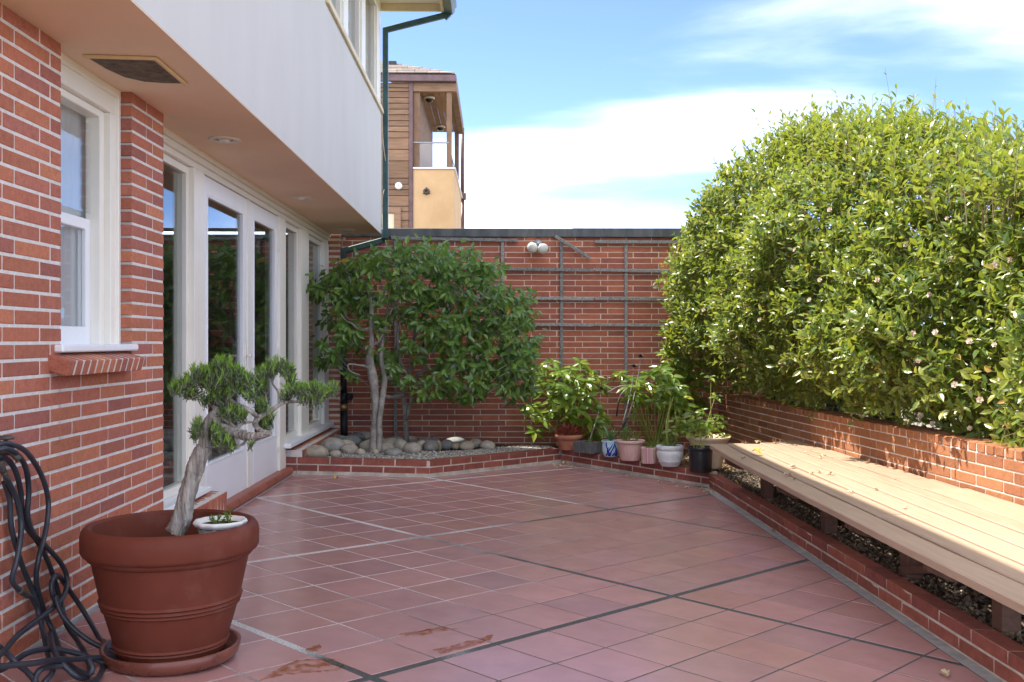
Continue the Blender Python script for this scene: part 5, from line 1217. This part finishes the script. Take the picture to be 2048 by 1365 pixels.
for (x, y, rx, ry, k) in JF:
    for i in range(int(k*1.35)):
        a = random.uniform(0, 6.28); q_ = math.sqrt(random.random()); X_, Y_ = x+rx*q_*math.cos(a)*.84, y+ry*q_*math.sin(a)*.80
        yd = (3.78 if X_ < 720 else 3.9+.15*(X_-720)/600)+random.gauss(0, .06); c = np.array(onY(*C2(X_, Y_), yd))
        d = np.array([(X_-x)/rx*.6+random.gauss(0, .35), random.gauss(0, .45), .8-(Y_-y)/ry*.55+random.gauss(0, .25)]); d = d/np.linalg.norm(d)
        tip = (Y_-y)/ry+random.gauss(0, .45) < -.12
        tl_ = random.uniform(.028, .05); P0.append(c-d*tl_*.6); P1.append(c+d*tl_*.4)
        for j in range(15):
            t = j/15; rd = np.array(rnd_dir(1)[0]); e = d*1.1+rd*.62
            A.append((c-d*tl_*.6+d*tl_*t, e)); Ls.append(random.uniform(.012, .024)); TP.append(tip and t > .25)
pos = np.array([a[0] for a in A]); ax = nrm(np.array([a[1] for a in A])); ln = np.array(Ls)
sd = nrm(np.cross(ax, RNG.normal(size=ax.shape))); V = np.stack([pos-sd*.0015, pos+sd*.0015, pos+ax*ln[:, None]], 1).reshape(-1, 3)
nF = len(pos)
# needles of one spray share an island colour: weld by grouping into small fans
TP = np.array(TP); V3 = V.reshape(-1, 3, 3)
for nm, mk_ in (('needle', ~TP), ('needle_tip', TP)):
    q = V3[mk_].reshape(-1, 3); npmesh('foliage' if nm == 'needle' else 'new_growth', q, np.arange(len(q)).reshape(-1, 3), nm, ju)
V, F = rods(np.array(P0), np.array(P1), .0012, .0008); npmesh('twigs', V, F, 'bark_juniper', ju)
# small white pot inside the rim
wp = onZ(441, 1056, pc.z+.47); wr_ = thing('small_white_pot', 'small white scalloped pot with succulents resting inside the large pot', 'plant pot', (wp.x, wp.y, pc.z+.40))
sc_ = lambda a, r_, z: r_*(1+(.02*math.sin(a*11) if z > .075 else 0))
o = MB().lathe([(0, 0), (.062, 0), (.066, .01), (.083, .078), (.094, .084), (.098, .094), (.094, .102), (.084, .099), (.078, .08)], (0, 0, 0), 88, fr=sc_).build('pot', 'pot_cream', wr_); o.location = (0, 0, 0)
o = MB().lathe([(.0712, .03), (.0728, .034), (.0748, .04)], (0, 0, 0), 60).lathe([(.0815, .072), (.0838, .0765), (.0862, .079)], (0, 0, 0), 60).build('blue_line', 'pot_line', wr_); o.location = (0, 0, 0)
o = MB().lathe([(.079, .084), (.04, .088), (0, .088)], (0, 0, 0), 24).build('soil', 'soil', wr_); o.location = (0, 0, 0)
for dx, dy, nn, hh in ((.035, .0, 7, .05), (-.02, .01, 7, .02), (.0, -.02, 6, .015)): sprigs(wr_, (wp.x+dx, wp.y+dy, pc.z+.485), 'leaf_fine', nn, .009, .015, .02, hh, .02, per=(6, 9), wr=(.6, .7))
sprigs(ju, (pc.x-.08, pc.y-.12, pc.z+.41), 'leaf_fine', 8, .012, .02, .03, .03, .03, name='weed')
# ------------------------------------------------------------------ tap and garden hose
def HP(x, y): return (x/2.703, 860+y/2.703)
ta = thing('tap', 'old metal garden tap on the brick wall with the hose attached', 'tap', onX(-6, 903, -1.72))
t0 = Vector(ta.location)
MB().tube([t0+Vector((-.02, 0, 0)), t0+Vector((.05, 0, .0)), t0+Vector((.075, .005, -.03))], [.013, .014, .013], 10).build('spout', 'iron', ta)
MB().tube([t0+Vector((.03, 0, 0)), t0+Vector((.03, 0, .045))], .007, 8).lathe([(.006, .04), (.026, .042), (.028, .048), (.024, .054), (.0, .055)], t0+Vector((.03, 0, 0)), 14).build('handle', 'iron', ta)
hose = thing('garden_hose', 'dark rubber garden hose hanging in loops and coiled on the tiles', 'hose', onF(60, 1330))
HR = .0098
def onwall(x, y, off): return onX(*HP(x, y), WX+off)
def strand(pts, r=HR, k=6):
    P = []
    for p in pts:
        if p[2] >= 0: P.append(onwall(p[0], p[1], p[2]))
        else: P.append(onF(*HP(p[0], p[1]), .012-(p[2]+1)))       # on the ground, stacked height
    return smooth_path(P, k)
m = MB(); G = -1
def S(*pts): m.tube(strand(pts), HR, 9)
S((-12, 90, .05), (0, 75, .06), (60, 78, .07), (130, 108, .06), (192, 185, .05), (240, 285, .04), (262, 400, .04), (248, 540, .05), (212, 680, .07), (196, 800, .06), (214, 900, .05), (250, 1010, .05), (292, 1100, .08), (330, 1200, .16), (380, 1270, .25), (470, 1320, .34), (500, 1290, .36), (480, 1240, .34))
S((-14, 110, .06), (30, 100, .08), (90, 130, .08), (138, 200, .07), (155, 320, .06), (150, 470, .05), (190, 570, .04), (260, 640, .04), (330, 720, .05), (362, 800, .06), (348, 890, .08), (290, 958, .09), (190, 1035, .10), (90, 1115, .13), (20, 1195, .18), (-30, 1240, .2))
S((-10, 140, .05), (40, 160, .05), (85, 225, .05), (112, 330, .04), (118, 420, .03), (140, 520, .03), (200, 600, .025), (245, 680, .025), (285, 780, .03), (330, 930, .05), (360, 1050, .10), (420, 1140, .17), (470, 1230, .26), (485, 1310, .32), (430, 1340, .33), (340, 1265, .28), (290, 1190, .22), (270, 1100, .13))
S((22, 280, .03), (52, 380, .03), (60, 520, .03), (90, 640, .035), (130, 760, .035), (180, 880, .04), (214, 1010, .06), (240, 1120, .10), (262, 1220, .17), (285, 1300, .24), (250, 1350, .24), (205, 1400, .22))
S((12, 215, .05), (50, 290, .05), (92, 380, .05), (114, 500, .05), (106, 620, .06), (86, 720, .06), (66, 800, .05), (88, 850, .05), (140, 885, .05), (175, 910, .05), (200, 960, .05), (230, 1050, .07))
S((345, 1000, .10), (300, 930, .08), (278, 850, .07), (290, 795, .06), (320, 790, .05), (350, 830, .05), (385, 880, .06), (440, 960, .09), (500, 1060, .14), (548, 1150, .2), (565, 1200, .24), (555, 1290, .34), (520, 1350, .38), (450, 1400, .38))
S((298, 900, .09), (330, 990, .12), (400, 1075, .17), (500, 1150, .24), (620, 1200, .32), (700, 1228, .38), (738, 1265, .42), (715, 1292, .42), (640, 1285, .38), (540, 1250, .32), (430, 1212, .26), (310, 1185, .21), (210, 1190, .18), (130, 1215, .17), (70, 1258, .17), (20, 1290, .18), (-30, 1310, .18))
S((-30, 1280, .2), (60, 1272, .22), (180, 1260, .25), (300, 1243, .27), (420, 1238, .29), (520, 1230, .32), (600, 1235, .35), (690, 1270, .40), (725, 1320, .42), (690, 1375, .42))
S((-20, 1160, .14), (30, 1200, .16), (90, 1260, .2), (150, 1310, .22), (200, 1370, .24))
S((190, 1400, .24), (192, 1340, .24), (220, 1295, .25), (280, 1278, .26), (340, 1275, .28))
hz = m
# keep the coils from sinking below the tiles
V = []
for v in hz.V:
    f = fl(v[0], v[1])+.002; V.append((v[0], v[1], max(v[2], f+(.0 if v[2] > f else min(.008, (f-v[2])*.3)))))
hz.V = V; hz.build('hose_tube', 'hose_rubber', hose)
fit = strand(((2, 165, .05), (14, 215, .05), (40, 265, .05))); MB().tube(fit[:8], .0125, 10).tube(fit[7:], .0108, 10).build('coupling', 'iron', hose)
fit = strand(((105, 868, .052), (135, 884, .052), (150, 893, .052))); MB().tube(fit, .0125, 10).build('coupling', 'iron', hose)

# ------------------------------------------------------------------ water left on the tiles
def wetmat():
    m = D.materials.new('water'); m.use_nodes = True; n = m.node_tree.nodes; l = m.node_tree.links.new; b = n['Principled BSDF']
    tb = n.new('ShaderNodeBsdfTransparent'); tb.inputs[0].default_value = (.84, .66, .50, 1); gl = n.new('ShaderNodeBsdfGlossy'); gl.inputs['Roughness'].default_value = .22
    ms = n.new('ShaderNodeMixShader'); ms.inputs[0].default_value = .07; l(tb.outputs[0], ms.inputs[1]); l(gl.outputs[0], ms.inputs[2])
    ge = n.new('ShaderNodeNewGeometry'); nz = n.new('ShaderNodeTexNoise'); nz.inputs['Scale'].default_value = 22; nz.inputs['Detail'].default_value = 6; nz.inputs['Distortion'].default_value = .8; l(ge.outputs['Position'], nz.inputs['Vector'])
    rp = n.new('ShaderNodeValToRGB'); rp.color_ramp.elements[0].position = .40; rp.color_ramp.elements[1].position = .58; l(nz.outputs['Fac'], rp.inputs[0])
    t2 = n.new('ShaderNodeBsdfTransparent'); m2 = n.new('ShaderNodeMixShader'); l(rp.outputs[0], m2.inputs[0]); l(t2.outputs[0], m2.inputs[1]); l(ms.outputs[0], m2.inputs[2]); l(m2.outputs[0], n['Material Output'].inputs[0])
    MATS['water'] = m
wetmat()
def puddle(pts, label):
    P = [onF(x, y) for x, y in pts]; n = len(P); Q = []
    for i in range(n):
        a, b = P[i], P[(i+1) % n]
        for k in range(6):
            t = k/6; p = a.lerp(b, t); Q.append((p.x+random.uniform(-.006, .006), p.y+random.uniform(-.010, .010)))
    o = MB().prism(Q, slope(-.002), slope(.0035)).build('puddle', 'water'); tag(o, label, kind='stuff')
puddle([(585, 1325), (640, 1315), (690, 1325), (680, 1340), (630, 1345), (560, 1352), (520, 1362), (545, 1345)], 'thin film of water on the tile by the saucer')
puddle([(610, 1300), (640, 1290), (642, 1302), (620, 1304)], 'small wet patch at the tile edge near the pot')
puddle([(865, 1300), (905, 1293), (950, 1280), (985, 1270), (980, 1280), (940, 1294), (880, 1310)], 'water along the edge of a near tile')
puddle([(795, 1270), (840, 1262), (885, 1254), (915, 1260), (890, 1262), (850, 1270), (820, 1274)], 'wet rim along the back of a near tile')
# ------------------------------------------------------------------ neighbour's tower with a corner balcony
NY = 18.0; nb = thing('neighbour_house', 'brown timber clad house with corner balcony rising beyond the garden wall', 'house', (-1.6, NY, 0))
def N(x, y, Y=NY): return onY(x, y, Y)
xl = N(700, 400).x-1.0; xp0, xp1 = N(818, 400).x, N(826, 400).x; xr = N(908, 400).x; ND = 3.7
zr = N(800, 165).z; zbal = N(860, 336).z
MB().box(xl, xp0, NY+.03, NY+ND, -.4, zr, 0).build('wall', 'cedar_dark', nb)
z = N(800, 462).z; i = 0
hs = [(462, 441), (441, 424), (424, 413), (413, 392), (392, 380), (380, 369), (369, 357), (357, 322.5), (322.5, 299.5), (299.5, 276.5), (276.5, 264), (264, 253), (253, 242), (242, 230), (230, 219), (219, 207), (207, 196), (196, 184), (184, 176), (176, 167)]
for a, b in hs:
    za, zb_ = N(800, a).z, N(800, b).z
    MB().box(xl, xp0-.002, NY-.012, NY+.029, za+.008, zb_-.002, .004).build('siding_board', 'cedar', nb)
MB().box(xp0, xp1, NY-.03, NY+.06, -.4, zr, .006).build('corner_post', 'copper_brown', nb)
# balcony: stucco box, coping, glass, posts, soffit
MB().box(xp1+.001, xr, NY, NY+ND, -.4, zbal-.02, .004).build('balcony_wall', 'tan_stucco', nb)
MB().box(xp1+.002, xr+.03, NY-.03, NY+.10, zbal-.019, zbal+.01, .004).box(xr-.07, xr+.031, NY+.101, NY+ND, zbal-.019, zbal+.009, .004).build('coping', 'white_plastic', nb)
zg = N(860, 286).z; xg0, xg1 = N(828, 300).x, N(897, 300).x
bal = MB().box(xg0, xg1, NY+.03, NY+.042, zbal+.011, zg, 0).box(xg1-.012, xg1, NY+.043, NY+ND-.4, zbal+.011, zg, 0).build('glass_rail', 'glass_clear', nb)
MB().box(xg0-.02, xg1+.005, NY+.015, NY+.055, zg+.001, zg+.025, .004).box(xg1-.025, xg1+.006, NY+.056, NY+ND-.4, zg+.001, zg+.025, .004).build('hand_rail', 'lamp_metal', nb)
xq0, xq1 = N(893, 250).x, N(903, 250).x
MB().box(xq0, xq1, NY+.02, NY+.14, zbal+.01, N(860, 183).z, .004).build('balcony_post', 'cedar_dark', nb)
MB().box(xq0, xq1, NY+ND-.2, NY+ND-.05, zbal+.01, N(860, 183).z, .004).build('balcony_post', 'cedar_dark', nb)
xm = N(848, 270, NY+ND).x; MB().box(xm-.06, xm+.07, NY+ND-.2, NY+ND-.05, zbal+.01, N(860, 183).z, .004).build('balcony_post', 'cedar_dark', nb)
MB().box(xp1+.002, xp1+.12, NY+.03, NY+ND, zbal+.011, zr-.1, .004).build('side_frame', 'cedar_dark', nb)
MB().box(xp1, xr+.05, NY-.01, NY+.12, N(860, 183).z, zr-.001, .004).build('beam', 'cedar', nb); MB().box(xr-.07, xr+.05, NY+.121, NY+ND, N(860, 183).z, zr-.002, .004).build('beam', 'cedar', nb)
x = xp1+.02
while x < xr-.08:
    MB().box(x, x+.105, NY+.121, NY+ND, zr-.12, zr-.10, .003).build('ceiling_board', 'cedar', nb); x += .11
# roof: fascia, gutter, hipped shingle courses
xo = N(913, 160).x
MB().box(xl-.2, xo, NY-.12, NY-.04, N(800, 165).z, N(800, 152).z, .006).box(xo-.08, xo+.001, NY-.04, NY+ND+.2, N(800, 165).z, N(800, 152).z+.001, .006).build('fascia', 'copper_brown', nb)
ze = N(800, 151).z; ap = Vector((xo-2.3, NY+2.2, ze+.95))
sh = MB().add([(xl-3, NY-.13, ze+.004), (xo-.02, NY-.13, ze+.004), ap, (xl-3, NY+2.2, ze+.95)], [[0, 1, 2, 3]]).add([(xo-.02, NY-.13, ze+.004), (xo-.02, NY+ND+.2, ze+.004), ap], [[0, 1, 2]]).build('roof_deck', 'shingle', nb)
nc = 11
for r_ in range(nc):
    t0_, t1_ = r_/nc, (r_+1)/nc; y0_ = NY-.14+2.33*t0_; y1_ = NY-.14+2.33*t1_; za = ze+.012+.95*t0_; zb_ = ze+.012+.95*t1_; xe = xo-.02-2.28*t0_; xs_ = xl+.3; w_ = .30; k = 0; x = xe
    while x > -3.6 and x > xs_:
        x2 = max(x-w_*random.uniform(.7, 1.2), xs_)
        MB().add([(x2+.006, y0_, za), (x-.002, y0_, za), (x-.002-(2.28/nc if k == 0 else 0), y1_, zb_-.008), (x2+.006, y1_, zb_-.008), (x2+.006, y0_, za+.02), (x-.002, y0_, za+.02), (x-.002-(2.28/nc if k == 0 else 0), y1_, zb_), (x2+.006, y1_, zb_)],
                 [[0, 1, 5, 4], [4, 5, 6, 7], [1, 2, 6, 5], [3, 0, 4, 7]]).build('shingle', 'shingle', sh); x = x2; k += 1
p = N(788, 128, NY+1.0); MB().box(p.x-.09, p.x+.06, NY+.85, NY+1.1, p.z-.12, p.z+.02, .01).build('roof_vent', 'camera_black', nb)
# downpipe on the far corner
pp = [N(926, 178, NY+.1), N(922, 250, NY+ND), N(921, 385, NY+ND)]
MB().tube([(xo-.02, NY+ND+.1, zr), (xo-.02, NY+ND+.1, N(921, 392, NY+ND).z)], .04, 8).box(xo-.08, xo+.06, NY+ND+.02, NY+ND+.18, N(921, 398, NY+ND).z, N(921, 385, NY+ND).z, .01).tube([(xo-.02, NY+ND+.1, N(921, 398, NY+ND).z), (xo-.02, NY+ND+.1, 0)], .045, 8).build('downpipe', 'copper_brown', nb)
# window at the bottom left
wx1 = N(802, 430).x; wz = N(800, 414).z
MB().box(xl+.3, wx1, NY-.05, NY-.014, wz-.12, wz, .004).box(wx1-.12, wx1, NY-.051, NY-.014, 0, wz-.121, .004).build('window_frame', 'cedar', nb)
MB().box(xl+.3, wx1-.121, NY-.03, NY-.0141, 0, wz-.121, 0).build('window_blind', 'pale_blind', nb)
# small fixtures
def disc(c, r1, m, name, label, cat, d=.03):
    o = thing(name, label, cat, c); q_ = MB().lathe([(0, 0), (r1, 0), (r1, d*.6), (r1*.9, d), (0, d)], (0, 0, 0), 24).build('cover', m, o); q_.location = (0, 0, 0); q_.rotation_euler = (PI/2, 0, 0); return o
o = disc(N(797.5, 372, NY-.014), .066, 'white_plastic', 'siren', 'round white disc on the neighbour timber wall', 'alarm', .04)
q_ = MB().lathe([(0, .04), (.008, .04), (.008, .043), (0, .044)], (0, 0, 0), 10).build('light', 'pot_cobalt', o); q_.location = (0, 0, 0); q_.rotation_euler = (PI/2, 0, 0)
c = N(853, 383); o = thing('vent_pipe', 'small dark drain spout on the tan balcony wall', 'spout', c)
q_ = MB().lathe([(.025, .0), (.06, .0), (.06, .012), (.045, .02), (.042, .07), (.026, .07), (.024, .01)], (0, 0, 0), 20).build('ring', 'iron', o); q_.location = (0, 0, 0); q_.rotation_euler = (PI/2, 0, 0)
q_ = MB().box(-.07, .07, -.010, 0, -.045, -.030, .003).box(-.012, .012, -.0125, 0, .05, .075, .003).build('bracket', 'iron', o); q_.location = (0, 0, 0)
for (x, y, Y_, lab) in ((859, 189, NY+.6, 'black dome camera on the balcony ceiling, the nearer one'), (881, 268, NY+ND-.6, 'black dome camera on the balcony ceiling, the far one')):
    c = N(x, y, Y_); c.z = zr-.121; o = thing('dome_camera', lab, 'camera', c, 'dome cameras on the balcony ceiling')
    q_ = MB().lathe([(.10, 0), (.10, -.02), (.075, -.03)], (0, 0, 0), 22).build('base', 'white_plastic', o); q_.location = (0, 0, 0)
    q_ = MB().lathe([(.075, -.028)]+[(.075*math.cos(t), -.03-.07*math.sin(t)) for t in np.linspace(.1, PI/2, 7)], (0, 0, 0), 22).build('dome', 'camera_black', o); q_.location = (0, 0, 0)
